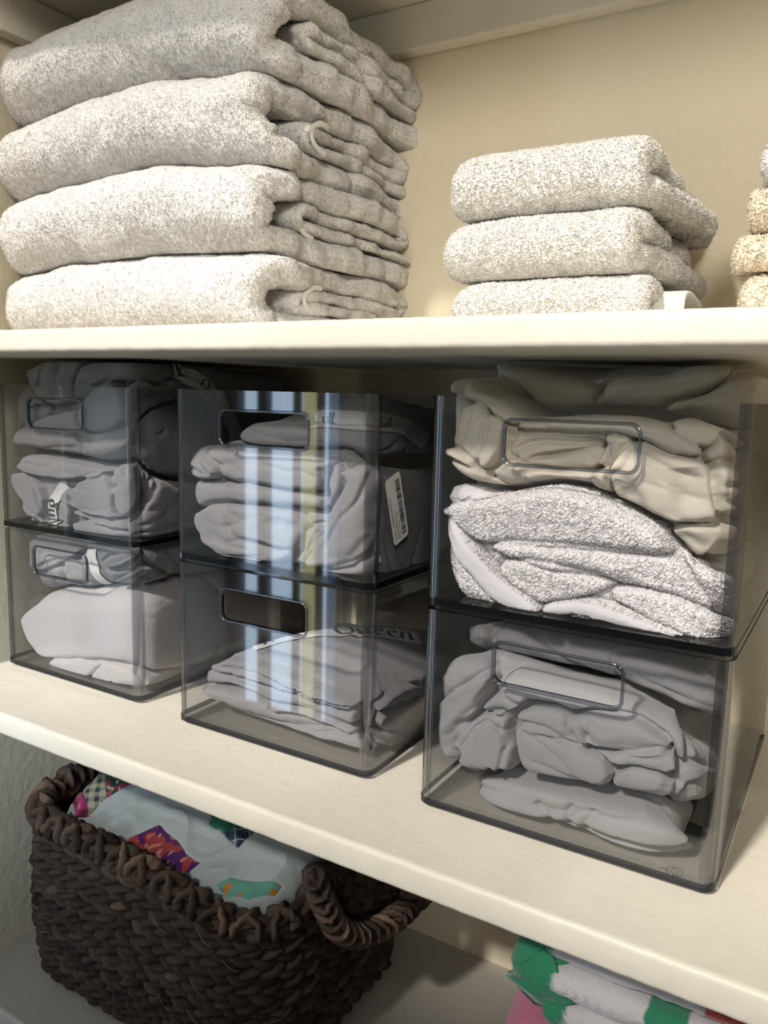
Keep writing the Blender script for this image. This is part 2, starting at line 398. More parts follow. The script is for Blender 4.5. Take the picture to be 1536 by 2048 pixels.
area('ceiling_lamp', (-.1, -1.1, RZ1 - .03), (0, 0, 0), 1.0, 1.0, .35, (1.0, .93, .82))
fs = bpy.data.lights.new('front_fill_spot', 'SPOT'); fs.energy = 98; fs.color = (1.0, .95, .86); fs.shadow_soft_size = .25; fs.spot_size = math.radians(50); fs.spot_blend = .8  # added fill lamp, lifts the upper compartment and right sides of the stacks
fo = bpy.data.objects.new('front_fill_spot', fs); fo.location = (.75, RY + .12, 1.15); COL.objects.link(fo)
fo.rotation_euler = (Vector((-.30, .1, .80)) - fo.location).to_track_quat('-Z', 'Y').to_euler()
cs = bpy.data.lights.new('cool_fill_left', 'SPOT'); cs.energy = 75; cs.color = (.62, .80, 1.0); cs.shadow_soft_size = .12; cs.spot_size = math.radians(19); cs.spot_blend = 1.0  # added lamp, tints the left wall and left bins bluish
co = bpy.data.objects.new('cool_fill_left', cs); co.location = (-.10, -1.7, .45); COL.objects.link(co)
co.rotation_euler = (Vector((-.83, .08, -.05)) - co.location).to_track_quat('-Z', 'Y').to_euler()
w = bpy.data.worlds.new('world'); SC.world = w; w.use_nodes = True
w.node_tree.nodes['Background'].inputs[0].default_value = (.75, .85, 1, 1); w.node_tree.nodes['Background'].inputs[1].default_value = .3
SC.view_settings.view_transform = 'Standard'; SC.view_settings.look = 'None'; SC.view_settings.exposure = .08
SC.cycles.max_bounces = 10; SC.cycles.transparent_max_bounces = 48; SC.cycles.diffuse_bounces = 5; SC.cycles.glossy_bounces = 4
SC.cycles.use_adaptive_sampling = True; SC.cycles.adaptive_threshold = .05; SC.cycles.use_denoising = True; SC.cycles.sample_clamp_indirect = 6
SC.cycles.caustics_reflective = False; SC.cycles.caustics_refractive = False
# ------------------------------------------------------------------ smoky clear bins
M_ACR = acrylic_mat('smoked_acrylic', (.966, .966, .972), f0=.05)
M_ACR_EDGE = acrylic_mat('smoked_acrylic_edge', (.62, .65, .72), f0=.10, rough=.08)
M_ACR_COR = acrylic_mat('smoked_acrylic_corner', (.64, .63, .66), f0=.14, rough=.05)
M_ACR_BASE = acrylic_mat('smoked_acrylic_base_edge', (.10, .12, .16), f0=.05, rough=.06)
M_ACR_FOOT = acrylic_mat('smoked_acrylic_foot', (.72, .73, .75), f0=.08, rough=.08)
def rrect(x0, x1, y0, y1, r, k=7):
    """rounded rectangle, counter-clockwise from the middle of the front side"""
    P = [((x0 + x1) / 2, y0)]
    for cx, cy, a in ((x1 - r, y0 + r, -90), (x1 - r, y1 - r, 0), (x0 + r, y1 - r, 90), (x0 + r, y0 + r, 180)):
        P += [tuple(q) for q in arc((cx, cy), r, a, a + 90, k)]
    return np.array(P)
BW, BD, BH, BT = .205, .272, .1497, .0024
def shell(ring, z0, z1, flip=False):
    n = len(ring); V = np.concatenate([np.c_[ring, np.full(n, z0)], np.c_[ring, np.full(n, z1)]])
    F = gridF(2, n); return V, (F[:, ::-1] if flip else F)
def ringfill(a, b):
    n = len(a); V = np.concatenate([a, b]); j = np.arange(n)
    return V, np.stack([j, (j + 1) % n, n + (j + 1) % n, n + j], 1)
def make_bin(name, label, x0, y0, z0, rotz=0.0, handle=(.055, .142, .106, .1325)):
    t = thing(name, label, 'storage bin', (x0 + BW / 2, y0 + BD / 2, z0), 'smoky clear storage bins on the middle shelf')
    t.rotation_euler = (0, 0, rotz)
    a, b = -BW / 2, BW / 2; c, d = -BD / 2, BD / 2; r = .009; zb = .0082
    parts = []; mi = []
    def add(V, F, m): parts.append((V, [F])); mi.append(np.full(len(F), m))
    # side and back walls: the perimeter without the flat front panel
    for off, flip in ((0, False), (BT, True)):
        P = rrect(a + off, b - off, c + off, d - off, r - off * .8)[1:]
        n = len(P); V = np.concatenate([np.c_[P, np.full(n, zb if not off else zb + .001)], np.c_[P, np.full(n, BH)]]); F = gridF(2, n, False)
        sl = np.linalg.norm(np.diff(P, axis=0), axis=1) < .01
        parts.append((V, [F[:, ::-1] if flip else F])); mi.append(np.where(sl, 2, 0))
    # front panel with the grip opening
    h0, h1, k0, k1 = a + handle[0], a + handle[1], handle[2], handle[3]
    H = rrect(h0, h1, k0, k1, .006, 7); H = np.roll(H[1:], 0, 0)
    cen = H.mean(0); nH = len(H)
    fx0, fx1 = a + r, b - r
    ang = np.arctan2((H[:, 1] - cen[1]), (H[:, 0] - cen[0]))
    O = []
    # outer boundary points: project each opening vertex outwards, corners kept
    for q in H:
        dx, dz = q - cen; s = []
        if dx > 1e-9: s.append((fx1 - cen[0]) / dx)
        if dx < -1e-9: s.append((fx0 - cen[0]) / dx)
        if dz > 1e-9: s.append((BH - cen[1]) / dz)
        if dz < -1e-9: s.append((zb - cen[1]) / dz)
        O.append(cen + min(s) * (q - cen))
    O = np.array(O)
    for cx, cz in ((fx0, zb), (fx1, zb), (fx0, BH), (fx1, BH)):
        O[np.argmin(np.hypot(O[:, 0] - cx, O[:, 1] - cz))] = (cx, cz)
    for y, flip in ((c, False), (c + BT, True)):
        h3 = np.c_[H[:, 0], np.full(nH, y), H[:, 1]]; o3 = np.c_[O[:, 0], np.full(nH, y), O[:, 1]]
        V, F = ringfill(o3, h3); add(V, F[:, ::-1] if flip else F, 0)
    # opening rim edge and top edge
    V, F = ringfill(np.c_[H[:, 0], np.full(nH, c), H[:, 1]], np.c_[H[:, 0], np.full(nH, c + BT), H[:, 1]]); add(V, F, 3)
    A, B = rrect(a, b, c, d, r), rrect(a + BT, b - BT, c + BT, d - BT, r - BT * .8)
    V, F = ringfill(np.c_[A, np.full(len(A), BH)], np.c_[B, np.full(len(B), BH)]); add(V, F, 1)
    V, Fs = join(*parts)
    body = mk('body', V, Fs, [M_ACR, M_ACR_EDGE, M_ACR_COR, M_ACR_BASE], t, smooth=True, mi=np.concatenate(mi)); body.data.set_sharp_from_angle(angle=math.radians(30))
    # base plate: dark seen edge-on, clear through its faces
    parts = []; mi = []
    R0 = rrect(a - .0004, b + .0004, c - .0004, d + .0004, r)
    n = len(R0)
    V, F = shell(R0, .0032, zb); add(V, F, 0)
    for z, fl in ((.0032, True), (zb, False)):
        ctr = np.array([[0, 0, z]]); V = np.concatenate([np.c_[R0, np.full(n, z)], ctr]); j = np.arange(n)
        F = np.stack([j, (j + 1) % n, np.full(n, n)], 1); parts.append((V, [F[:, ::-1] if fl else F])); mi.append(np.full(n, 1))
    V, Fs = join(*parts)
    # faces keep the order they were added in
    bp = mk('base_plate', V, Fs, [M_ACR_BASE, M_ACR], t, smooth=False, mi=np.concatenate(mi)); bp['label'] = 'dark edged bottom plate'
    R1 = rrect(a + .0035, b - .0035, c + .0035, d - .0035, r - .002); V, F = shell(R1, .0, .0032)
    mk('foot_rim', V, [F], [M_ACR_FOOT], t)
    # raised bead round the opening
    hb = np.c_[H[:, 0] + np.sign(H[:, 0] - cen[0]) * .0012, np.full(nH, c - .0004), H[:, 1] + np.sign(H[:, 1] - cen[1]) * .0012]
    hb = resample(np.concatenate([hb, hb[:1]]), .0015)[:-1]
    V, Fs = tube(hb, .0011, 6, closed=True, up=(0, 1, 0)); mk('handle_rim', V, Fs, [M_ACR_EDGE], t)
    return t
BX = {'L': (-.7750, .0845), 'M': (-.5130, .0775), 'R': (-.2595, .0690)}
BINS = {}
for k, (x, y) in BX.items():
    for lv in (0, 1):
        lab = {'L0': 'lower left smoky clear bin holding the rolled white fleece blanket', 'L1': 'upper left smoky clear bin stacked over the fleece blanket bin, crammed with grey sheets',
               'M0': 'lower middle smoky clear bin holding the flat folded sheet banded Queen', 'M1': 'upper middle smoky clear bin with the barcode sticker on its side',
               'R0': 'lower right smoky clear bin full of crumpled grey sheets', 'R1': 'upper right smoky clear bin holding white terry and beige sheets'}[k + str(lv)]
        hd = (.0545, .137, .1105 - .0005, .1335)
        BINS[k + str(lv)] = make_bin('storage_bin', lab, x, y, lv * BH, 0, {'L': (.0535, .1345, .109, .136), 'M': (.055, .1435, .1065, .1325), 'R': (.056, .1415, .1075, .1345)}[k])
# ------------------------------------------------------------------ towels on the upper shelf
def pile_towel(name, label, cat, group, path, r, w0, w1, loc, rotz, mat, warp, tn, th, tb, mask, step=.003, simple=False, hem=None, seed=1, cl=.0006, clf=330, H=None, sag=None, gravity=.25):
    V, Fs, S = slab(path, r, w0, w1, step)
    Fs = orient(V, Fs)
    nr = vnorm(V, Fs)
    V = V + warp(V, nr)
    nr = vnorm(V, Fs)
    V = V + nr * ((fbm(V, clf, 2, seed) * cl)[:, None])
    tf = tufts(V, Fs, mask, tn, th, tb, seed=seed, gravity=gravity, simple=simple)
    Vj, Fj = join((V, Fs), tf)
    if H is not None:                                                  # towels press flat against each other, never into each other
        g = sag(Vj) if sag else 0
        Vj[:, 2] = np.clip(Vj[:, 2], .0004, None) if sag is None else np.maximum(Vj[:, 2], g[0] + .0004)
        Vj[:, 2] = np.minimum(Vj[:, 2], (H if sag is None else H + g[1]) - .0004)
    o = mk(name, Vj, Fj, mat)
    o.location = loc; o.rotation_euler = (0, 0, rotz)
    return tag(o, label, cat, group), V, Fs
def spiral(D, H, inner=.052):
    """side profile (depth u, height z) of a bath towel folded in quarters: thick outer wrap, then the thinner inside flap whose folded edge sits near the front"""
    r = .170 * H; q = .074 * H; Ro = H / 2 - r; zi = H * .086
    p = [(D - .006, r)] + [(Ro + .004, r)] + [tuple(a) for a in arc((Ro, H / 2), Ro, 270, 90, 20)] + [(Ro + .004, H - r), (D - .045, H - r)]
    zc = (H - r + H / 2 + zi) / 2; rb = (H - r - H / 2 - zi) / 2
    p += [tuple(a) for a in arc((D - .016 - rb, zc), (rb * 1.6, rb), 90, -90, 12)]; n_out = len(p)
    p += [(D * .5, H / 2 + zi), (inner + .02, H / 2 + zi)] + [tuple(a) for a in arc((inner + zi, H / 2), zi, 90, 270, 10)] + [(D * .6, H / 2 - zi), (D - .012, H / 2 - zi)]
    p = np.array(p); L = np.concatenate([[0], np.cumsum(np.linalg.norm(np.diff(p, axis=0), axis=1))])
    def rad(P_, S): return r + (q - r) * sst(L[n_out - 14], L[n_out + 1], S)
    return p, rad
TW, TD = .335, .238
def sag_k(k, w, u):
    if k == 0: return w * 0
    q = np.c_[w, u, np.full(len(w), k * .35)]
    return .0045 * noise(q, [7, 7, 1], 77) + .012 * [0, .35, .8, .9, .6][k] * np.exp(-((w - .19) / .13) ** 2) - .010 * sst(.10, -.01, w) - .012 * sst(.0, .05, w - TW + .03) * .4 - .006 * sst(.5, 1.1, u / TD)
def bath(i, z0, H, seed, dx, dy, rz, dent, label):
    P, rad = spiral(TD, H, [.047, .05, .055, .046][i])
    ca, sa = math.cos(rz - .06), math.sin(rz - .06); sg = lambda k, w, u: sag_k(k, ca * w - sa * u + dx, sa * w + ca * u + dy)
    def w1(P_, L):
        u = P_[:, 0] / TD
        base = TW - .010 * np.exp(-(P_[:, 0] / .016) ** 2)            # the front roll ends a little short
        q = np.c_[P_[:, 0] * 1.0, P_[:, 1] * 2.2, np.full(len(P_), seed * 1.7)]
        return base + .012 * noise(q, 14, seed) + .006 * noise(q, 45, seed + 1) + .020 * u * u
    def warp(V, nr):
        w, u, z = V[:, 0], V[:, 1], V[:, 2]
        W = np.zeros_like(V)
        q = V.copy(); q[:, 2] *= .4
        t = np.clip(z / H, 0, 1); W[:, 2] += sg(i, w, u) * (1 - t) + sg(i + 1, w, u) * t
        W += nr * (.0035 * noise(V, 17, seed + 2) + .0018 * noise(V, 48, seed + 3))[:, None]
        # lips on the visible end flare and crease lengthwise
        e = sst(TW - .06, TW, w)
        W[:, 0] += e * .006 * noise(np.c_[u, z * 3, z * 0], 30, seed + 4)
        W[:, 2] += e * (.004 * noise(np.c_[u, z * .5, z * 0], 16, seed + 6) )
        # the corner dimple where the outer roll tucks in
        W[:, 1] += .012 * np.exp(-((w - TW) / .03) ** 2 - ((z - H * .55) / (.28 * H)) ** 2) * sst(.05, 0, u)
        return W
    mask = lambda c, n: ((c[:, 1] < .05) | (c[:, 0] > TW - .05) | (c[:, 0] < .02) | ((i == 3) & (c[:, 2] > H * .8))) * (n[:, 1] < .6) * (1 - .9 * ((c[:, 0] < TW - .06) & (c[:, 1] > .03) & (c[:, 2] < H * .9)))
    o, V, Fs = pile_towel('bath_towel', label, 'towel', 'white bath towels stacked on the upper shelf', P, rad, 0.0, w1, (XL + .008 + dx, .112 + dy, z0), rz, M_TOWEL, warp, 170000, .0012, .00072, mask, seed=seed, simple=True, H=H, sag=lambda V: (sg(i, V[:, 0], V[:, 1]), sg(i + 1, V[:, 0], V[:, 1]) if i < 3 else .05))
    # woven hem along the folded flap edge showing at the end
    if i < 3:
        inn = [.047, .05, .055][i]; ii = np.argmax(V[:, 0] - 60 * np.hypot(V[:, 1] - inn - .012, V[:, 2] - H / 2) ** 2 * 10); e = V[ii]
        pth = smooth_path([(e[0] + .001, e[1] + .020, e[2] + .0125), (e[0] + .003, e[1] + .006, e[2] + .0125), (e[0] + .002, e[1] - .006, e[2] + .006), (e[0] + .001, e[1] - .008, e[2] - .002), (e[0] + .002, e[1] - .002, e[2] - .010), (e[0] + .002, e[1] + .014, e[2] - .0125)], 3)
        Vh, Fh = tube(np.array(pth) - [.0022, 0, 0], .0027, 8, flat=.75, up=(1, .2, 0)); mk('hem', Vh, Fh, M_HEM, o)['label'] = 'smooth woven hem'
    return o
labs = ['bottom plush white bath towel of the tall stack, lying on the shelf', 'second plush white bath towel from the bottom of the tall stack',
        'third plush white bath towel from the bottom, hem loop showing at its corner', 'topmost plush white bath towel of the tall stack, under the shelf above']
zt = ZU + .0005
Hs = [.073, .073, .0735, .078]
for i in range(4):
    bath(i, zt, Hs[i], 10 + i * 7, [.006, .008, .004, .014][i], [.002, -.002, 0, .003][i], [.06, .055, .07, .065][i], 0, labs[i])
    zt += Hs[i]
# small folded towels in the middle of the shelf
def hand(i, z0, H, seed, dx, rz, label):
    D = .185; r = H / 4; Ro = H / 2 - r * .95
    P = [(D, r), (Ro, r)] + [tuple(q) for q in arc((Ro, H / 2), Ro, 270, 90, 14)] + [(Ro, H - r), (D * .55, H - r), (D, H - r * 1.1)]
    def w1(P_, L):
        u = P_[:, 0] / D
        q = np.c_[P_[:, 0], P_[:, 1] * 3, np.full(len(P_), seed)]
        return .148 + .004 * noise(q, 20, seed) + (.003 + .009 * noise(q, 25, seed + 3)) * sst(.25, .7, u) + np.where(P_[:, 1] > H * .5, -.007, .010) * [.4, .8, 1.0][i] * sst(.08, .45, u) - .006 * sst(.1, 0, u) * (1 if i else .4)
    def warp(V, nr):
        w, u, z = V[:, 0], V[:, 1], V[:, 2]; W = np.zeros_like(V)
        W += nr * (.0022 * noise(V, 22, seed) + .001 * noise(V, 70, seed + 1))[:, None]
        W[:, 2] -= .004 * sst(.2, 0, w / .148) * sst(.3, 1, z / H)
        W[:, 0] += .003 * noise(np.c_[z * 2, u, u * 0], 40, seed + 7) * sst(.1, 0, w)
        return W
    mask = lambda c, n: ((c[:, 1] < .04) | (c[:, 0] > .12) | (c[:, 0] < .02) | (c[:, 2] > H * .8)) * (n[:, 1] < .6)
    o, V, Fs = pile_towel('hand_towel', label, 'towel', 'small white hand towels stacked on the upper shelf', np.array(P), r * .98, 0.0, w1, (-.289 + dx, .150, z0), rz, M_HAND, warp, 75000, .0016, .00062, mask, step=.0022, seed=seed, clf=420, cl=.0005, H=H)
    if i == 0:
        Vb, Fb, _ = slab(smooth_path([(.030, .006), (.026, .016), (.030, .029), (.060, .032), (.105, .028)], 2), .0022, .142, .166, .002)
        mk('woven_border', Vb, orient(Vb, Fb), M_HEM, o)['label'] = 'flat woven border without loops'
    return o
zt = ZU + .0005
for i, (H, dx, rz) in enumerate([(.040, .004, .03), (.045, -.002, .0), (.047, .002, .03)]):
    hand(i, zt, H, 50 + i * 5, dx, rz, ['bottom white hand towel of the short stack, flat woven border at its end', 'middle white hand towel of the short stack of three', 'topmost white hand towel of the short stack of three'][i]); zt += H
# cream face cloths cut off by the right edge of the picture
zt = ZU + .0005
for i, H in enumerate([.036, .024, .028, .030]):
    D, Wd = .17, .15; r = H / 4; Ro = H / 2 - r * .95
    P = np.array([(D, r), (Ro, r)] + [tuple(q) for q in arc((Ro, H / 2), Ro, 270, 90, 12)] + [(Ro, H - r), (D, H - r)])
    def warp(V, nr, s=80 + i):
        W = nr * (.0018 * noise(V, 26, s))[:, None]; W[:, 0] += .003 * noise(np.c_[V[:, 2] * 2, V[:, 1], V[:, 1] * 0], 45, s + 2) * sst(.05, 0, V[:, 0]); return W
    mask = lambda c, n: ((c[:, 1] < .03) | (c[:, 0] < .03)) * (n[:, 1] < .6) * (c[:, 0] < .06)
    pile_towel('face_cloth', ['bottom cream terry cloth of the stack cut off at the right edge', 'second cream terry cloth from the bottom at the right edge', 'third cream terry cloth from the bottom at the right edge', 'topmost pale terry cloth of the stack cut off at the right edge'][i],
               'towel', 'cream terry cloths at the right end of the upper shelf', P, r * .98, 0.0, Wd, (-.083 + [.005, -.003, .003, .010][i], .150, zt), 0.0, M_BEIGET if i < 3 else M_HAND, warp, 16000, .0020, .0006, mask, step=.0025, seed=90 + i, H=H)
    zt += H
# ------------------------------------------------------------------ crumpled cloth
def poly_sd(P, Q):
    """signed distance (inside positive) of points P (n,2) to polygon Q"""
    Q = np.asarray(Q); R = np.roll(Q, -1, 0); d = np.full(len(P), 1e9); ins = np.zeros(len(P), bool)
    for a, b in zip(Q, R):
        e = b - a; w = P - a; t = np.clip((w @ e) / (e @ e + 1e-18), 0, 1)
        d = np.minimum(d, np.hypot(w[:, 0] - t * e[0], w[:, 1] - t * e[1]))
        c = ((a[1] > P[:, 1]) != (b[1] > P[:, 1]))
        if c.any():
            xx = (b[0] - a[0]) * (P[:, 1] - a[1]) / (b[1] - a[1] + 1e-18) + a[0]; ins ^= c & (P[:, 0] < xx)
    return np.where(ins, d, -d)
def line_d(P, Q):
    Q = np.asarray(Q); d = np.full(len(P), 1e9); side = np.zeros(len(P)); tt = np.zeros(len(P)); L = 0
    for a, b in zip(Q[:-1], Q[1:]):
        e = b - a; le = np.hypot(*e); w = P - a; t = np.clip((w @ e) / (e @ e + 1e-18), 0, 1)
        q = np.hypot(w[:, 0] - t * e[0], w[:, 1] - t * e[1]); k = q < d
        d = np.where(k, q, d); side = np.where(k, np.sign(e[0] * w[:, 1] - e[1] * w[:, 0]), side); tt = np.where(k, L + t * le, tt); L += le
    return d, side, tt / max(L, 1e-9)
def chaikin(Q, it=2):
    Q = np.asarray(Q, float)
    for _ in range(it): Q = np.stack([Q * .75 + np.roll(Q, -1, 0) * .25, Q * .25 + np.roll(Q, -1, 0) * .75], 1).reshape(-1, 2)
    return Q
class Wrap:
    """upright cloth surface that runs along a bin's front and turns back along its two sides.
    s is measured along it from the front left corner, z is height"""
    def __init__(self, xl, xr, yf, yb, rc=.022): self.xl, self.xr, self.yf, self.yb, self.rc = xl, xr, yf, yb, rc; self.w = xr - xl
    def px(self, ox, oy, sc, pts):
        out = []
        for cx, cy in pts:
            x, y = ox + cx / sc, oy + cy / sc
            p = at(x, y, 1, self.yf)
            if p[0] > self.xr - self.rc * .25:
                q = at(x, y, 0, self.xr)
                if q[1] > self.yf: out.append((self.w + q[1] - self.yf, q[2])); continue
            out.append((p[0] - self.xl, p[2]))
        return np.array(out)
    def base(self, s):
        xl, xr, yf, r, w = self.xl, self.xr, self.yf, self.rc, self.w
        x = np.where(s < 0, xl, np.where(s > w, xr, xl + s)); y = np.where(s < 0, yf - s, np.where(s > w, yf + s - w, yf))
        nx = np.where(s < 0, -1., np.where(s > w, 1., 0.)); ny = np.where((s >= 0) & (s <= w), -1., 0.)
        for c, sg in ((0, -1), (w, 1)):
            t = (s - c + r) / (2 * r); k = (t > 0) & (t < 1)
            if sg > 0: p0, p1, p2 = (xr - r, yf), (xr, yf), (xr, yf + r)
            else: p0, p1, p2 = (xl, yf + r), (xl, yf), (xl + r, yf)
            bx = (1 - t) ** 2 * p0[0] + 2 * t * (1 - t) * p1[0] + t * t * p2[0]; by = (1 - t) ** 2 * p0[1] + 2 * t * (1 - t) * p1[1] + t * t * p2[1]
            x = np.where(k, bx, x); y = np.where(k, by, y)
            a = t * PI / 2
            if sg > 0: ax, ay = np.sin(a), -np.cos(a)
            else: ax, ay = -np.cos(a), -np.sin(a)
            nx = np.where(k, ax, nx); ny = np.where(k, ay, ny)
        return x, y, nx, ny
def bundle(name, label, wr, top, bot, mat, flaps=(), creases=(), s0=None, s1=None, rt=.03, rb=.015, amp=.0022, fr=(26, 60), seed=1, crown=.012, cen=None,
           step=.0011, cat='bed sheet', group=None, clampbox=None, zlo=None, zhi=None, extra=None, base_d=0.0, post=None, ra=1.0, wk=1.0):
    """top / bot: polylines (s,z) of the outline. flaps: (polygon, lift, roll width, base, tilt_s, tilt_z). creases: (polyline, width, depth, one_sided)"""
    s0 = -(wr.yb - wr.yf) * .8 if s0 is None else s0; s1 = wr.w + (wr.yb - wr.yf) * .9 if s1 is None else s1
    ns = int((s1 - s0) / step); s = np.linspace(s0, s1, ns)
    top = np.asarray(top); bot = np.asarray(bot)
    o = np.argsort(top[:, 0]); zt = np.interp(s, top[o, 0], top[o, 1]); o = np.argsort(bot[:, 0]); zb = np.interp(s, bot[o, 0], bot[o, 1])
    k = np.ones(9) / 9; sm = lambda a: np.convolve(np.pad(a, 4, 'edge'), k, 'valid'); zt = sm(zt); zb = sm(zb); zt = np.maximum(zt, zb + .006)
    nz = max(12, int((zt - zb).max() / step)); v = np.linspace(0, 1, nz)
    S = np.repeat(s[None], nz, 0); Z = zb[None] + (zt - zb)[None] * v[:, None]
    P = np.stack([S.ravel(), Z.ravel()], 1); p3 = np.c_[P[:, 0], P[:, 1] * 1.0, np.full(len(P), seed * 3.3)]
    D = np.full(len(P), base_d)
    D += amp * 1.2 * noise(p3, 11, seed)
    D += amp * ra * (ridged(p3, np.array([fr[0], fr[1], 1]), seed + 1, .018, np.array([14, 16, 1])) ** 2 - .4)
    D += amp * .9 * (np.abs(noise(p3 + .02 * np.stack([noise(p3, 9, seed + 51), noise(p3, 9, seed + 52), p3[:, 2] * 0], 1), np.array([fr[0] * .8, fr[1] * .8, 1]), seed + 53)) * 1.6 - .4)
    D += amp * .45 * (ridged(p3, np.array([fr[0] * 2.3, fr[1] * 2, 1]), seed + 5, .010, np.array([30, 30, 1])) ** 3 - .25)
    for f in flaps:
        Q, T, w, b = f[0], f[1], f[2], f[3]; hh = math.sin(len(f[0]) * 12.9 + f[0][0][0] * 977 + seed) ; ts, tz = (f[4] if len(f) > 4 else hh * .10), (f[5] if len(f) > 5 else .10 * math.cos(hh * 9))
        Q = chaikin(Q, 1); lo = Q.min(0) - .02; hi = Q.max(0) + .02
        kk = np.where((P[:, 0] > lo[0]) & (P[:, 0] < hi[0]) & (P[:, 1] > lo[1]) & (P[:, 1] < hi[1]))[0]
        if len(kk) == 0: continue
        q = P[kk] + np.stack([noise(p3[kk], 60, seed + 21), noise(p3[kk], 60, seed + 22)], 1) * .0012
        sd = poly_sd(q, Q); c = Q.mean(0)
        rl = lambda ww: np.sqrt(np.clip(1 - (1 - np.clip(sd / ww, 0, 1)) ** 2, 0, 1))
        pr = T * (.62 * rl(w * .30) + .38 * rl(w * 1.6))
        ev, ew = np.linalg.eigh(np.cov((Q - c).T)); ax = ew[:, 1]; al_ = (q - c) @ ax; ac_ = (q - c) @ np.array([-ax[1], ax[0]])
        al_ = al_ + .010 * noise(p3[kk], np.array([35, 35, 1]), seed + 60); ac_ = ac_ + .006 * noise(p3[kk], np.array([30, 30, 1]), seed + 61)
        fq = np.c_[al_ * 11, ac_ * 52, np.full(len(kk), len(Q) * 1.3 + b * 900 + seed)]
        fn_ = noise(fq, 1.0, seed + 40); pr -= wk * T * .42 * (1 - np.minimum(1, np.abs(fn_) * 2.6)) ** 1.6 * sst(0, w * .6, sd)
        pr += wk * T * .16 * noise(fq * [1.3, .7, 1], 1.0, seed + 44)
        Fh = b + pr + ts * (q[:, 0] - c[0]) + tz * (q[:, 1] - c[1]) + (D[kk] - base_d) * .55
        al = sst(-.0009, .0009, sd)
        D[kk] = D[kk] * (1 - al) + Fh * al - .0036 * np.exp(-((sd + .0016) / .0020) ** 2) * (1 - al)
    for cr in creases:
        Q, w, d = cr[0], cr[1], cr[2]; one = cr[3] if len(cr) > 3 else 0
        Q = smooth_path(Q, 2); lo = Q.min(0) - 6 * w; hi = Q.max(0) + 6 * w
        kk = np.where((P[:, 0] > lo[0]) & (P[:, 0] < hi[0]) & (P[:, 1] > lo[1]) & (P[:, 1] < hi[1]))[0]
        if len(kk) == 0: continue
        q = P[kk] + np.stack([noise(p3[kk], 80, seed + 31), noise(p3[kk], 80, seed + 32)], 1) * .0008
        dd, sd, tt = line_d(q, Q); fade = np.sqrt(np.clip(1 - (2 * tt - 1) ** 4, 0, 1))
        if one: D[kk] += d * fade * np.where(sd * one > 0, np.exp(-dd / (w * 2.2)), np.exp(-(dd / (w * .35)) ** 2))
        else: D[kk] += d * fade * np.exp(-(dd / w) ** 2)
    if extra is not None: D += extra(P, p3)
    # roll over at the top and bottom edges
    ht = np.repeat((zt)[None], nz, 0).ravel() - P[:, 1]; hb = P[:, 1] - np.repeat(zb[None], nz, 0).ravel()
    RT = np.minimum(rt, .5 * np.repeat((zt - zb)[None], nz, 0).ravel()); RB = np.minimum(rb, .45 * np.repeat((zt - zb)[None], nz, 0).ravel())
    D -= np.where(ht < RT, RT - np.sqrt(np.clip(RT ** 2 - (RT - ht) ** 2, 0, None)), 0) + np.where(hb < RB, RB - np.sqrt(np.clip(RB ** 2 - (RB - hb) ** 2, 0, None)), 0)
    x, y, nx, ny = wr.base(P[:, 0])
    V = np.stack([x + nx * D, y + ny * D, P[:, 1]], 1).reshape(nz, ns, 3)
    # close over the top towards the middle
    cx, cy = ((wr.xl + wr.xr) / 2, (wr.yf + wr.yb) / 2) if cen is None else cen
    rows = [V]; last = V[-1]
    for t in np.linspace(.06, 1, 22):
        r = last.copy(); r[:, 0] += (cx - r[:, 0]) * t; r[:, 1] += (cy - r[:, 1]) * t
        zc = zt.mean() * t + last[:, 2] * (1 - t); r[:, 2] = zc + crown * math.sin(t * PI / 2)
        r[:, 2] += sst(0, .2, t) * amp * (1.6 * noise(r * [1, 1, 1], 16, seed + 9) + .8 * ridged(r, 30, seed + 8, .02))
        rows.append(r[None])
    V = np.concatenate(rows).reshape(-1, 3); n = nz + 22
    # close underneath
    bl = V[:ns].copy(); bl[:, 0] += (cx - bl[:, 0]) * .98; bl[:, 1] += (cy - bl[:, 1]) * .98; bl[:, 2] = zb.mean() + .006
    V = np.concatenate([bl, V]); n += 1
    F = gridF(n, ns, False)
    Fs = [F]
    if clampbox is not None:                                           # press the cloth softly against the bin's inner faces
        for a in range(2):
            lo, hi = clampbox[a]; lo += .002; hi -= .002; k_ = .004
            V[:, a] = np.where(V[:, a] < lo + k_, lo + k_ * np.exp(np.minimum(0, (V[:, a] - lo - k_) / k_)), V[:, a]); V[:, a] = np.where(V[:, a] > hi - k_, hi - k_ * np.exp(np.minimum(0, (hi - k_ - V[:, a]) / k_)), V[:, a])
    if post is not None: V, Fs = post(V, Fs)
    if clampbox is not None:
        for a in range(2):
            lo, hi = clampbox[a]; V[:, a] = np.clip(V[:, a], lo, hi)
    if zlo is not None: V[:, 2] = np.maximum(V[:, 2], zlo)
    if zhi is not None: V[:, 2] = np.minimum(V[:, 2], zhi)
    o = mk(name, V, Fs, mat); tag(o, label, cat, group)
    fld = dict(s=s, zb=zb, zt=zt, nz=nz, V=V[ns:ns + nz * ns].reshape(nz, ns, 3))
    return o, fld
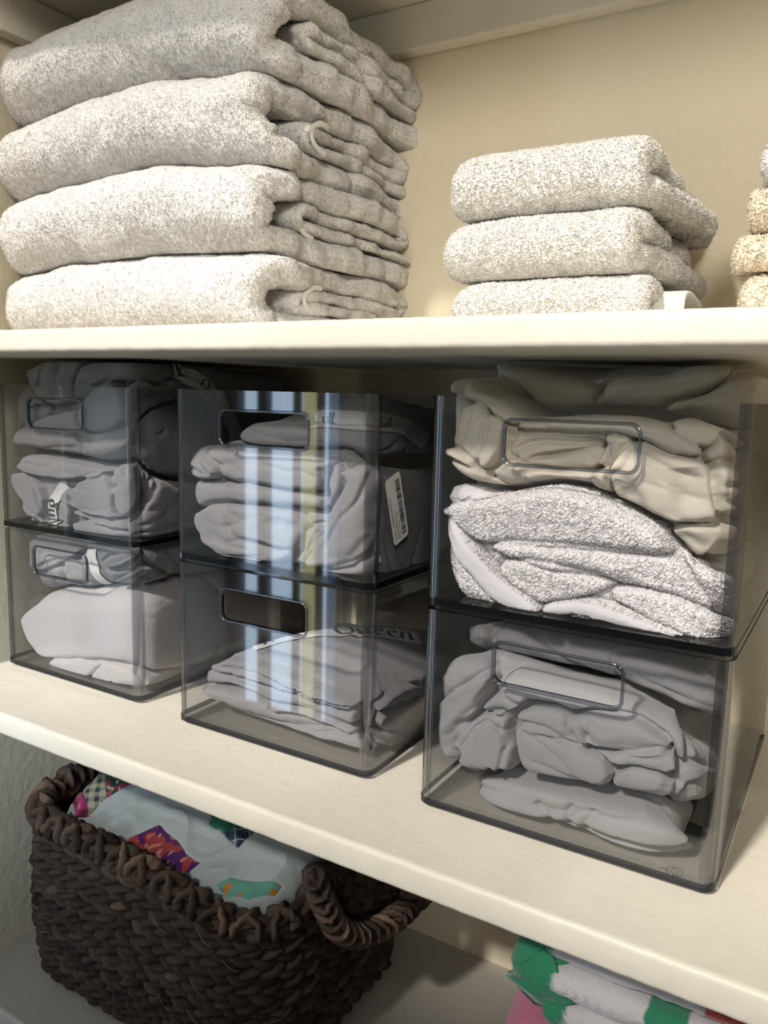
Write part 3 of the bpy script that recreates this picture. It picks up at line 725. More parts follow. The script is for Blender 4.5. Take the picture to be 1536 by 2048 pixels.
def on_surface(fld, s, z, lift):
    """points on the built cloth at (s,z), lifted outwards"""
    S, V = fld['s'], fld['V']; i = np.clip(np.searchsorted(S, s), 1, len(S) - 2)
    zt = np.interp(s, S, fld['zt']); zb = np.interp(s, S, fld['zb']); j = np.clip(((z - zb) / (zt - zb) * (fld['nz'] - 1)).astype(int), 1, fld['nz'] - 2)
    jf = np.clip((z - zb) / (zt - zb) * (fld['nz'] - 1), 1, fld['nz'] - 2.001); j = jf.astype(int); fj = (jf - j)[:, None]
    i0 = i - 1; fi = np.clip((s - S[i0]) / (S[1] - S[0]), 0, 1)[:, None]
    p = (V[j, i0] * (1 - fi) + V[j, i] * fi) * (1 - fj) + (V[j + 1, i0] * (1 - fi) + V[j + 1, i] * fi) * fj
    n = np.cross(V[j, np.minimum(i + 3, len(S) - 1)] - V[j, np.maximum(i - 3, 0)], V[np.minimum(j + 3, fld['nz'] - 1), i] - V[np.maximum(j - 3, 0), i])
    n /= np.linalg.norm(n, axis=1)[:, None] + 1e-12
    return p + n * lift
M_GREY = cloth_mat('grey_sheet_cotton', (.325, .32, .335), scale=1400, bump=.12, sheen=.25, var=.03, rough=.8, wrinkle=.35)
M_GREYD = cloth_mat('dark_grey_sheet_cotton', (.25, .245, .255), scale=1400, bump=.12, sheen=.25, var=.03, rough=.8, wrinkle=.35)
M_BEIGE = cloth_mat('beige_sheet_cotton', (.62, .57, .48), scale=1400, bump=.12, sheen=.25, var=.03, rough=.8, wrinkle=.35)
M_FLEECE = cloth_mat('white_fleece', (.70, .66, .66), scale=700, bump=.6, sheen=.3)
M_TERRYP = cloth_mat('white_terry_protector', (.93, .90, .91), scale=700, bump=.5, sheen=.2)
M_BIND = cloth_mat('white_binding', (.86, .83, .86), scale=1500, bump=.15)
def inner(k, lv):
    x, y = BX[k]; return ((x + .0045, x + BW - .0045), (y + .0045, y + BD - .0045)), lv * BH + .0085, lv * BH + BH
GR = 'bed sheets stuffed into the smoky clear bins'
# ---- lower right bin
box, zf, zc = inner('R', 0)
W = Wrap(box[0][0] + .010, box[0][1] - .012, box[1][0] + .014, box[1][1] - .01)
C = lambda *p: W.px(820, 1200, 2.145, p)
def over(Wa, Wn, line, gap=.0025):
    """the contact line on cloth Wa, as seen along cloth Wn lying on it"""
    q = np.array(line, float); q[:, 0] += Wa.xl - Wn.xl; q[:, 1] += gap; return q
wadtop = C((40, 300), (75, 265), (130, 228), (250, 240), (370, 262), (620, 350), (900, 420), (1190, 545), (1240, 600), (1340, 620))
flattop = C((100, 770), (160, 762), (240, 742), (560, 772), (800, 822), (1090, 885), (1200, 930), (1300, 900))
# topmost loose sheet, reaching up behind the grip opening
Wb = Wrap(W.xl, W.xr + .006, W.yf + .03, W.yb); Cb = lambda *p: Wb.px(820, 1200, 2.145, p)
bundle('bed_sheet', 'dark smooth grey sheet behind the grip opening at the top of the lower right bin', Wb,
       Cb((60, 130), (150, 105), (330, 105), (400, 120), (1000, 225), (1360, 300)), over(W, Wb, np.c_[wadtop[:, 0], wadtop[:, 1] * .72 + wadtop[:, 1].mean() * .28], .003), M_GREYD,
       flaps=[(Cb((150, 110), (330, 100), (345, 170), (300, 260), (140, 240)), .006, .02, .002), (Cb((370, 110), (520, 130), (620, 260), (900, 380), (850, 460), (620, 330), (380, 300)), .008, .03, -.004),
              (Cb((880, 220), (1340, 300), (1345, 510), (1250, 540), (1000, 440), (870, 330)), .014, .05, -.002),
              (Cb((1160, 540), (1345, 500), (1335, 690), (1290, 690), (1200, 650)), .010, .02, 0)],
       creases=[(Cb((1150, 260), (1270, 370)), .006, -.006), (Cb((880, 330), (1010, 300), (1100, 330)), .006, -.004), (Cb((1290, 560), (1275, 680)), .002, -.005), (Cb((1320, 400), (1100, 480)), .008, .005)],
       amp=.0016, fr=(16, 22), seed=101, clampbox=box, zlo=zf + .07, zhi=zc - .002, group=GR)
# crumpled wad in the middle
bundle('bed_sheet', 'tightly crumpled grey sheet in the middle of the lower right bin', W,
       wadtop, over(W, W, flattop, .0065), M_GREY,
       flaps=[(C((60, 400), (75, 300), (130, 228), (260, 240), (375, 285), (330, 420), (215, 560), (200, 695), (130, 640), (80, 520)), .010, .016, .001),
              (C((125, 520), (150, 440), (330, 310), (380, 300), (340, 420), (225, 555), (215, 690), (170, 660)), .006, .010, .004),
              (C((310, 460), (345, 420), (440, 370), (480, 390), (510, 400), (500, 440), (440, 460), (400, 480)), .006, .006, .006),
              (C((200, 590), (225, 540), (300, 490), (410, 460), (440, 480), (430, 560), (460, 650), (440, 770), (300, 750), (240, 690)), .009, .013, .004),
              (C((240, 660), (330, 500), (425, 560), (400, 720), (350, 690), (330, 760), (250, 720)), .005, .008, .008),
              (C((400, 300), (620, 345), (900, 420), (1200, 545), (1190, 710), (1130, 640), (1080, 560), (930, 490), (700, 470), (600, 430), (440, 420)), .010, .016, .0),
              (C((470, 470), (600, 445), (690, 470), (780, 600), (760, 640), (620, 560), (510, 540), (480, 500)), .007, .010, .004),
              (C((685, 500), (760, 478), (950, 495), (1085, 570), (1130, 630), (1060, 650), (900, 635), (765, 620)), .009, .012, .004),
              (C((770, 630), (900, 640), (1135, 625), (1140, 720), (1000, 700), (880, 680)), .006, .008, .007),
              (C((465, 560), (480, 515), (560, 520), (690, 600), (900, 690), (830, 850), (640, 800), (540, 760), (480, 660)), .011, .018, .005),
              (C((905, 690), (1140, 725), (1108, 895), (835, 848)), .007, .012, .006),
              (C((1110, 740), (1230, 700), (1290, 720), (1230, 760), (1120, 890)), .006, .01, .0)],
       creases=[(C((320, 520), (350, 700)), .002, -.003), (C((370, 330), (190, 580)), .002, -.004), (C((430, 530), (470, 720)), .003, -.005), (C((300, 740), (440, 690)), .002, .003), (C((620, 600), (760, 700)), .004, .003),
                (C((800, 500), (770, 590)), .003, -.003), (C((540, 540), (740, 620)), .0016, -.003)],
       amp=.0022, fr=(24, 40), seed=111, clampbox=box, zlo=zf + .002, rt=.02, crown=-.006, group=GR)
# flat folded sheet at the bottom
Wf = Wrap(W.xl + .022, W.xr - .012, W.yf + .006, W.yb, rc=.03); Cf = lambda *p: Wf.px(820, 1200, 2.145, p)
bundle('bed_sheet', 'neatly folded grey sheet lying flat on the floor of the lower right bin', Wf,
       over(W, Wf, flattop, -.001), Cf((150, 880), (200, 895), (390, 940), (700, 1085), (950, 1142), (1150, 1140), (1240, 1080)), M_GREY,
       flaps=[(Cf((400, 915), (600, 930), (780, 955), (1070, 1040), (1150, 1000), (1190, 1090), (1110, 1142), (950, 1145), (650, 1075), (400, 960)), .008, .014, .0),
              (Cf((160, 820), (240, 745), (560, 770), (800, 830), (1090, 890), (1150, 1000), (1070, 1040), (780, 950), (690, 930), (610, 925), (400, 905), (200, 892)), .010, .016, .004)],
       creases=[(Cf((170, 830), (210, 880), (265, 870)), .003, -.006), (Cf((560, 840), (620, 930)), .003, -.004), (Cf((720, 840), (690, 930)), .003, -.004), (Cf((830, 870), (760, 940)), .003, -.004), (Cf((730, 950), (830, 1090)), .006, -.003),
                (Cf((1070, 1045), (1150, 1005)), .003, -.004)],
       amp=.001, fr=(12, 20), seed=121, clampbox=box, zlo=zf, rt=.014, rb=.012, crown=-.010, group=GR)
# ---- upper right bin
box, zf, zc = inner('R', 1); ztop = ZUB - .004
W = Wrap(box[0][0] + .009, box[0][1] - .010, box[1][0] + .014, box[1][1] - .01)
C = lambda *p: W.px(820, 710, 2.145, p)
Wb = Wrap(W.xl + .004, W.xr + .0, W.yf + .035, W.yb); Cb = lambda *p: Wb.px(820, 710, 2.145, p)
top = C((80, 300), (92, 270), (110, 112), (135, 92), (200, 86), (240, 118), (300, 108), (420, 200), (470, 262), (560, 268), (760, 256), (960, 263), (1110, 298), (1140, 266), (1300, 290), (1430, 350), (1470, 420), (1500, 480))
terrytop = C((60, 620), (80, 600), (95, 555), (130, 545), (240, 568), (330, 588), (400, 603), (470, 588), (620, 566), (760, 588), (900, 650), (1010, 710), (1090, 750), (1130, 830), (1180, 860), (1250, 920), (1330, 905), (1420, 900))
bundle('bed_sheet', 'thick beige sheet roll rising above the rim of the upper right bin', Wb,
       Cb((300, 150), (345, 90), (385, 45), (560, 62), (780, 105), (930, 80), (1080, 76), (1170, 47), (1220, 40), (1400, 36), (1470, 60), (1536, 130)),
       over(W, Wb, top, .007), M_BEIGE,
       flaps=[(Cb((350, 220), (355, 80), (390, 42), (560, 62), (790, 110), (870, 240), (600, 260)), .006, .03, .0),
              (Cb((780, 240), (860, 110), (1000, 80), (1100, 90), (1180, 45), (1230, 38), (1400, 36), (1440, 60), (1300, 150), (1100, 222)), .009, .03, .002),
              (Cb((1090, 225), (1300, 158), (1400, 112), (1480, 72), (1536, 140), (1560, 240), (1500, 330), (1100, 300)), .010, .02, .007)],
       creases=[(Cb((1482, 72), (1400, 132), (1170, 215)), .003, -.006), (Cb((820, 110), (860, 220)), .008, -.004)],
       amp=.0016, fr=(14, 22), seed=131, clampbox=box, zlo=zf + .05, zhi=ztop, rt=.016, group=GR)
bundle('bed_sheet', 'rumpled beige sheet behind the grip opening of the upper right bin', W, top, terrytop + np.array([0, .006]), M_BEIGE,
       flaps=[(C((1085, 745), (1340, 715), (1440, 700), (1425, 810), (1330, 905), (1200, 888), (1110, 810)), .008, .014, .0),
              (C((92, 270), (108, 115), (200, 88), (238, 180), (212, 300), (168, 420), (195, 500), (265, 570), (128, 535)), .008, .014, .003),
              (C((108, 112), (200, 86), (300, 140), (420, 205), (475, 270), (465, 300), (400, 290), (330, 222), (230, 180)), .008, .012, .004),
              (C((175, 420), (240, 230), (290, 205), (345, 225), (340, 300), (312, 485), (250, 440)), .006, .010, .006),
              (C((330, 235), (425, 300), (420, 380), (335, 505), (308, 440)), .006, .010, .005),
              (C((160, 425), (230, 388), (330, 510), (465, 592), (300, 585), (205, 505)), .007, .010, .006),
              (C((335, 515), (450, 430), (490, 500), (490, 590), (455, 585)), .006, .010, .002),
              (C((430, 320), (600, 350), (870, 350), (860, 490), (700, 500), (480, 480), (420, 420)), .002, .008, -.007),
              (C((435, 420), (530, 372), (640, 390), (840, 380), (700, 405), (540, 425), (490, 450), (480, 470)), .005, .007, -.004),
              (C((490, 465), (640, 425), (840, 378), (800, 490), (600, 490)), .005, .008, -.003),
              (C((855, 330), (975, 350), (955, 430), (905, 492), (785, 485), (830, 400)), .006, .008, .001),
              (C((470, 290), (560, 268), (760, 256), (960, 263), (1120, 300), (1262, 400), (1250, 445), (1100, 412), (990, 350), (800, 318), (600, 318), (440, 318)), .010, .016, .003),
              (C((480, 500), (790, 490), (860, 560), (855, 640), (700, 575), (490, 590)), .008, .018, .001),
              (C((785, 490), (870, 485), (860, 640), (790, 570)), .006, .010, .005),
              (C((1108, 300), (1140, 266), (1300, 290), (1430, 350), (1470, 420), (1400, 400), (1370, 325), (1330, 370), (1260, 412)), .008, .012, .002),
              (C((1260, 420), (1345, 370), (1375, 325), (1400, 440), (1290, 465)), .006, .009, -.002),
              (C((865, 500), (900, 430), (980, 355), (1100, 410), (1290, 465), (1305, 560), (1345, 720), (1200, 725), (1000, 690), (890, 640)), .011, .022, .004),
              (C((1290, 465), (1385, 448), (1395, 590), (1345, 715), (1310, 600)), .009, .014, .003),
              (C((1400, 400), (1470, 420), (1465, 620), (1440, 700), (1395, 690)), .006, .01, .0)],
       creases=[(C((300, 150), (310, 480)), .0016, .0016), (C((330, 220), (312, 480)), .0012, -.002), (C((480, 280), (520, 260), (600, 290)), .004, -.003), (C((870, 490), (1000, 600), (1010, 690)), .005, -.004), (C((940, 560), (990, 690)), .004, -.003),
                (C((1190, 480), (1200, 600), (1150, 700)), .009, -.005), (C((1310, 470), (1330, 600)), .003, .003), (C((1130, 560), (1060, 680)), .006, .003), (C((850, 500), (880, 620)), .002, -.003),
                (C((1170, 740), (1190, 790), (1290, 830)), .004, -.004), (C((1320, 810), (1420, 770)), .002, -.003), (C((240, 120), (250, 190)), .003, -.003)],
       amp=.0014, fr=(18, 26), seed=141, clampbox=box, zhi=ztop, zlo=zf + .03, rt=.016, crown=-.012, group=GR)
bindL = C((80, 640), (90, 560), (130, 547), (168, 620), (235, 740), (340, 890), (450, 985), (575, 1072), (545, 1108), (490, 1102), (350, 1012), (240, 880), (140, 725))
bindR = C((565, 1095), (600, 1066), (730, 1046), (850, 1070), (1000, 1122), (1178, 1202), (1182, 1240), (1080, 1210), (900, 1142), (735, 1092), (600, 1112))
bindT = C((100, 555), (240, 566), (400, 603), (330, 625), (230, 625), (165, 630))
BIND = [bindL, bindR, bindT]
def terry_post(V, Fs):
    tf = tufts(V, Fs, lambda c, n: (n[:, 1] < .5) * (c[:, 1] < W.yf + .09) * terry_ok(c), 90000, .0016, .0007, seed=5, gravity=.3)
    return join((V, Fs), tf)
def terry_ok(c):
    s = np.where(c[:, 0] > W.xr - .012, 1.0, c[:, 0] - W.xl); P = np.stack([s, c[:, 2]], 1); k = np.ones(len(P))
    for Q in BIND: k *= poly_sd(P, chaikin(Q, 1)) < .0004
    return k
tp, tpf = bundle('mattress_protector', 'white terry mattress protector with smooth white binding, at the bottom of the upper right bin', W, terrytop,
       C((60, 900), (85, 935), (200, 1042), (400, 1112), (560, 1142), (800, 1192), (1000, 1232), (1180, 1268), (1300, 1260), (1400, 1240)), M_TERRYP,
       flaps=[(C((340, 800), (600, 795), (900, 830), (1130, 870), (1335, 1112), (1200, 1062), (1000, 990), (880, 962), (640, 910), (480, 870)), .007, .012, .0),
              (C((160, 640), (250, 630), (470, 592), (620, 568), (760, 590), (900, 650), (1090, 750), (1135, 862), (900, 835), (600, 802), (340, 800), (250, 740)), .010, .030, .004),
              (C((380, 890), (560, 870), (880, 962), (850, 1000), (700, 1042), (560, 1062), (450, 985)), .007, .012, .001),
              (C((1130, 840), (1260, 925), (1400, 930), (1400, 1230), (1330, 1110)), .006, .014, -.002),
              (C((830, 1022), (960, 990), (1200, 1062), (1370, 1150), (1392, 1235), (1190, 1222), (1000, 1120)), .008, .012, .002),
              (C((80, 650), (140, 730), (240, 890), (350, 1022), (490, 1108), (560, 1145), (400, 1112), (200, 1042), (84, 935)), .008, .014, .0),
              (C((490, 1112), (600, 1112), (740, 1096), (900, 1146), (1080, 1216), (1180, 1268), (1000, 1232), (700, 1172)), .007, .010, .002),
              (bindT, .004, .006, .003), (bindR, .004, .004, .009), (bindL, .004, .005, .009)],
       creases=[(C((250, 700), (450, 760), (620, 740)), .006, -.002), (C((130, 560), (160, 640)), .002, -.003), (C((640, 905), (1000, 990)), .004, -.004)],
       amp=.0016, fr=(20, 30), seed=151, clampbox=box, zlo=zf, rt=.012, crown=-.012, wk=.5, base_d=-.003, post=terry_post, cat='mattress protector')
def skin_patch(name, fld, Q, lift, mat, parent, step=.0009):
    """thin sheet hugging a built cloth, cut to polygon Q in (s,z)"""
    Q = chaikin(Q, 1); lo, hi = Q.min(0), Q.max(0); ns, nz = int((hi[0] - lo[0]) / step) + 2, int((hi[1] - lo[1]) / step) + 2
    s, z = np.meshgrid(np.linspace(lo[0], hi[0], ns), np.linspace(lo[1], hi[1], nz)); P = np.stack([s.ravel(), z.ravel()], 1)
    ins = poly_sd(P, Q) > 0; V = on_surface(fld, P[:, 0], P[:, 1], lift); V[:, 2] = np.maximum(V[:, 2], zf + .0004); F = gridF(nz, ns, False); F = F[ins[F].all(1)]
    u, inv = np.unique(F, return_inverse=True)
    return mk(name, V[u], [inv.reshape(-1, 4)], mat, parent)
for Q in BIND: b = skin_patch('binding', tpf, Q, .0011, M_BIND, tp); b['label'] = 'smooth white binding'

# ---- lettering drawn with a slanted broad nib
def EL(cx, cy, rx, ry, n=22): t = np.linspace(.6, .6 + 2 * PI, n); return [(cx + rx * math.cos(a), cy + ry * math.sin(a)) for a in t]
LET = {'n': (.95, [[(.05, 0), (.15, 1)], [(.12, .62), (.35, .95), (.6, 1), (.74, .82), (.64, .12), (.76, 0), (.9, .1)]]),
       'u': (.98, [[(0, .93), (.12, 1), (.06, .25), (.2, .02), (.45, .08), (.7, .42)], [(.82, 1), (.7, .15), (.8, 0), (.95, .1)]]),
       'e': (.82, [[(.1, .48), (.45, .54), (.7, .72), (.58, .98), (.35, .95), (.1, .6), (.1, .25), (.3, 0), (.55, .03), (.75, .2)]]),
       'Q': (1.45, [EL(.66, .75, .6, .76), [(.55, .12), (.85, -.12), (1.1, -.28), (1.35, -.25)]]),
       'K': (1.1, [[(0, 0), (.15, 1.5)], [(1, 1.5), (.15, .7)], [(.35, .8), (.95, 0)], [(-.1, 0), (.14, 0)], [(.0, 1.5), (.28, 1.5)]]),
       'i': (.42, [[(.0, .95), (.15, 1), (.08, .1), (.2, 0), (.32, .1)], [(.17, 1.36), (.22, 1.42)]]),
       'g': (.9, [EL(.42, .58, .32, .4, 16), [(.9, 1.02), (.66, .9)], [(.2, .2), (.1, .05), (.5, -.05), (.78, -.2), (.6, -.48), (.25, -.48), (.05, -.28), (.25, -.05)]]),
       'F': (1.0, [[(0, 0), (.15, 1.5)], [(.05, 1.5), (.95, 1.5), (.93, 1.3)], [(.1, .8), (.6, .8)], [(-.1, 0), (.2, 0)]]),
       'T': (1.0, [[(.35, 0), (.5, 1.5)], [(.0, 1.3), (.05, 1.5), (1.0, 1.5), (.95, 1.3)], [(.2, 0), (.55, 0)]]),
       'w': (1.2, [[(0, 1), (.2, .05), (.55, .9), (.7, .05), (1.1, 1)]]),
       'l': (.45, [[(.1, 1.45), (.2, 1.5), (.08, .1), (.2, 0), (.32, .1)]]), '(': (.5, [[(.4, 1.6), (.1, 1.0), (.1, .3), (.35, -.3)]])}
def lettering(text, h, nib=(.135, .055)):
    """flat letters as (u,v) quads; h is the x-height"""
    Vs = []; Fs = []; n = 0; x = 0
    for ch in text:
        if ch == ' ': x += .6; continue
        wd, st = LET[ch]
        for p in st:
            p = resample(smooth_path(np.array(p) if len(p) > 2 else p, 2 if len(p) > 2 else 0), .06) + [x, 0]; m = len(p)
            nb = np.array(nib)
            A = p + nb; B = p - nb; V = np.concatenate([A, B]); i = np.arange(m - 1)
            Vs.append(V); Fs.append(np.stack([i, i + 1, m + i + 1, m + i], 1) + n); n += 2 * m
        x += wd + .12
    return np.concatenate(Vs) * h, np.concatenate(Fs), x * h
M_BAND = cloth_mat('white_woven_band', (.80, .79, .78), scale=1800, bump=.1)
M_INK = cloth_mat('dark_grey_lettering', (.035, .037, .045), scale=900, bump=0)
def curve_frame(path):
    P = resample(smooth_path(path, 2), .001); T = np.gradient(P, axis=0); T /= np.linalg.norm(T, axis=1)[:, None]; L = np.arange(len(P)) * .001
    def f(u, v):
        c = np.stack([np.interp(u, L, P[:, k]) for k in range(2)], 1); t = np.stack([np.interp(u, L, T[:, k]) for k in range(2)], 1)
        return c + np.stack([-t[:, 1], t[:, 0]], 1) * v[:, None]
    return f, L[-1]
def band(parent, path, width, surf, texts, lift=.0008, label=None, box=None):
    """woven size band following path on a surface map surf((n,2), lift) -> xyz; texts: (word, start u, x-height, v offset)"""
    f, L = curve_frame(path); nu = int(L / .0015); u, v = np.meshgrid(np.linspace(0, L, nu), np.linspace(-width / 2, width / 2, 12))
    def cl(V):
        if box is not None: V = np.stack([np.clip(V[:, 0], box[0][0], box[0][1]), np.clip(V[:, 1], box[1][0], box[1][1]), np.maximum(V[:, 2], zf + .0004)], 1)
        return V
    b = mk('size_band', cl(surf(f(u.ravel(), v.ravel()), lift)), [gridF(12, nu, False)], M_BAND, parent)
    b['label'] = label or 'white woven size band'
    for w, u0, h, v0 in texts:
        P, F, l = lettering(w, h); mk('lettering', cl(surf(f(P[:, 0] + u0, P[:, 1] + v0), lift + .0006)), [F], M_INK, b)['label'] = 'dark printed size word'
    return b

# ---- upper middle bin
box, zf, zc = inner('M', 1)
W = Wrap(box[0][0] + .004, box[0][1] - .012, box[1][0] + .016, box[1][1] - .01)
C = lambda *p: W.px(330, 740, 2.438, p)
Wt = Wrap(W.xl + .050, W.xr - .008, W.yf + .016, W.yb); Ct = lambda *p: Wt.px(330, 740, 2.438, p)
twtop = C((20, 480), (58, 435), (75, 390), (140, 358), (200, 372), (245, 350), (300, 345), (420, 378), (600, 395), (830, 395), (900, 430), (1000, 452), (1250, 490), (1340, 500))
st, fst = bundle('bed_sheet', 'grey sheet with a white Full size band at the top of the upper middle bin', Wt,
       Ct((300, 340), (345, 312), (420, 270), (520, 236), (620, 245), (720, 185), (840, 175), (940, 190), (1100, 195), (1200, 200), (1300, 270)), over(W, Wt, twtop), M_GREY,
       flaps=[(Ct((340, 315), (520, 236), (720, 272), (960, 290), (1195, 285), (1170, 390), (1150, 440), (600, 440), (345, 400)), .009, .018, .004), (Ct((1190, 300), (1270, 330), (1260, 470), (1160, 430)), .003, .01, -.008)],
       creases=[(Ct((520, 240), (640, 330), (600, 420)), .006, -.003), (Ct((980, 420), (1260, 440)), .003, -.004)],
       amp=.0016, fr=(16, 22), seed=161, clampbox=box, zlo=zf + .09, zhi=ztop, rt=.012, crown=.022, group=GR)
band(st, Ct((735, 246), (800, 240), (940, 254), (1120, 262), (1200, 290), (1280, 340)), .0145, lambda q, l: on_surface(fst, q[:, 0], q[:, 1], l + .0006), [('ull', .008, .0055, -.003), ('Full', .068, .005, -.003)])
bundle('bed_sheet', 'twisted grey sheet with a deep tuck filling the upper middle bin', W,
       twtop,
       C((30, 560), (60, 600), (120, 650), (190, 682), (190, 720), (230, 862), (350, 955), (530, 975), (700, 1000), (1010, 1034), (1240, 995), (1340, 960)), M_GREY,
       flaps=[(C((240, 362), (300, 345), (420, 380), (600, 397), (840, 400), (830, 440), (420, 420)), .006, .010, -.004),
              (C((62, 560), (110, 512), (220, 545), (400, 552), (560, 572), (790, 602), (812, 682), (700, 662), (480, 652), (300, 640), (190, 680), (110, 632)), .010, .016, .002),
              (C((150, 362), (240, 372), (420, 402), (830, 420), (800, 520), (790, 592), (580, 570), (300, 542), (215, 440)), .011, .02, .003),
              (C((60, 432), (90, 380), (150, 358), (215, 420), (300, 480), (240, 548), (150, 492), (95, 500)), .009, .012, .007),
              (C((62, 500), (100, 500), (180, 530), (110, 520), (75, 560)), .003, .005, .004),
              (C((188, 702), (270, 640), (480, 655), (650, 682), (705, 762), (645, 905), (560, 945), (330, 925), (240, 855), (205, 780)), .012, .022, .005),
              (C((240, 890), (560, 945), (700, 972), (900, 952), (1010, 872), (1040, 900), (1015, 1030), (700, 995), (350, 955)), .008, .010, .004),
              (C((1040, 490), (1260, 490), (1258, 985), (1170, 1005), (1022, 1024), (1030, 700)), .008, .020, .002),
              (C((770, 490), (860, 438), (900, 488), (905, 520), (850, 600), (822, 692), (800, 642), (832, 600), (780, 540)), .006, .006, .0),
              (C((900, 512), (912, 545), (832, 702), (800, 792), (722, 880), (690, 962), (900, 962), (1012, 872), (1030, 640), (1040, 480), (990, 452), (880, 490)), .012, .016, .005),
              (C((700, 762), (790, 750), (802, 790), (720, 905), (690, 950), (700, 850)), .006, .008, .002)],
       creases=[(C((300, 650), (360, 800), (530, 865)), .004, -.005), (C((205, 780), (350, 850), (530, 885)), .003, -.005), (C((235, 850), (400, 905), (530, 900)), .003, -.004), (C((420, 820), (540, 860), (640, 880)), .003, -.004),
                (C((640, 690), (600, 760), (640, 860)), .004, .003), (C((855, 455), (880, 560), (820, 690)), .002, -.008), (C((790, 470), (800, 600)), .002, -.006), (C((1210, 760), (1160, 990)), .004, -.006), (C((1030, 480), (1040, 700), (1010, 870)), .002, -.005), (C((75, 450), (110, 430), (130, 470)), .003, -.006)],
       amp=.0016, fr=(20, 30), seed=171, clampbox=box, zlo=zf, zhi=ztop, rt=.018, crown=-.012, group=GR)
# barcode sticker on the right side of the upper middle bin
mb = BINS['M1']; mb_loc = np.array(mb.location)
M_STICK = cloth_mat('sticker_paper', (.85, .85, .80), scale=900, bump=0, sheen=0)
M_PRINT = cloth_mat('sticker_print', (.012, .012, .014), scale=900, bump=0, sheen=0)
tl, tr, br, bl = [np.array(q) for q in ((.0916, .2344), (.1127, .2419), (.132, .1855), (.1089, .182))]
u0 = _n(tl - bl); Ls = float(np.linalg.norm(tl - bl)); v0 = np.array([u0[1], -u0[0]]); Wd = abs(float((br - bl) @ v0)); xs = BX['M'][0] + BW
def stick(u, v, lift):
    u = np.asarray(u, float); v = np.asarray(v, float); p = bl[None] + u0[None] * u[:, None] + v0[None] * v[:, None]
    return np.stack([np.full(len(p), xs + lift), p[:, 0], p[:, 1]], 1) - mb_loc
R = rrect(0, Ls, 0, Wd, .0032, 6)
sk = mk('barcode_sticker', stick(np.append(R[:, 0], Ls / 2), np.append(R[:, 1], Wd / 2), .0002), [np.array([[i, (i + 1) % len(R), len(R)] for i in range(len(R))])], M_STICK, mb, smooth=False)
sk['label'] = 'white rounded barcode sticker'
rb = np.random.default_rng(12); u = Ls * .07; q = []
while u < Ls * .90:
    w_ = rb.choice([.00028, .00055, .00085]); q.append((u, u + w_)); u += w_ + rb.choice([.0003, .0003, .0006, .0008])
V = []; F = []
for i, (a, b) in enumerate(q):
    V.append(stick([a, b, b, a], [Wd * .60, Wd * .60, Wd * .88, Wd * .88], .0004)); F.append([4 * i, 4 * i + 1, 4 * i + 2, 4 * i + 3])
mk('barcode', np.concatenate(V), [np.array(F)], M_PRINT, sk, smooth=False)
def font_mesh(txt, size):
    cu = bpy.data.curves.new('t', 'FONT'); cu.body = txt; cu.size = size; cu.resolution_u = 3
    o = bpy.data.objects.new('t', cu); COL.objects.link(o); bpy.context.view_layer.update()
    me = o.evaluated_get(bpy.context.evaluated_depsgraph_get()).to_mesh()
    V = np.array([v.co[:] for v in me.vertices]); F = [list(p.vertices) for p in me.polygons]
    o.evaluated_get(bpy.context.evaluated_depsgraph_get()).to_mesh_clear(); bpy.data.objects.remove(o); bpy.data.curves.remove(cu); return V, F
Vt = []; Ft = []; n = 0
for txt, vv in (('Order: 102009543697571', .19), ('Quad: Boxes: 6', .35), ('PTH Date: 11/9', .51)):
    P, F = font_mesh(txt, .0036); Vt.append(stick(P[:, 0] + Ls * .05, Wd * vv - P[:, 1], .0004)); Ft += [[i + n for i in f] for f in F]; n += len(P)
mk('printed_text', np.concatenate(Vt), Ft, M_PRINT, sk, smooth=False)
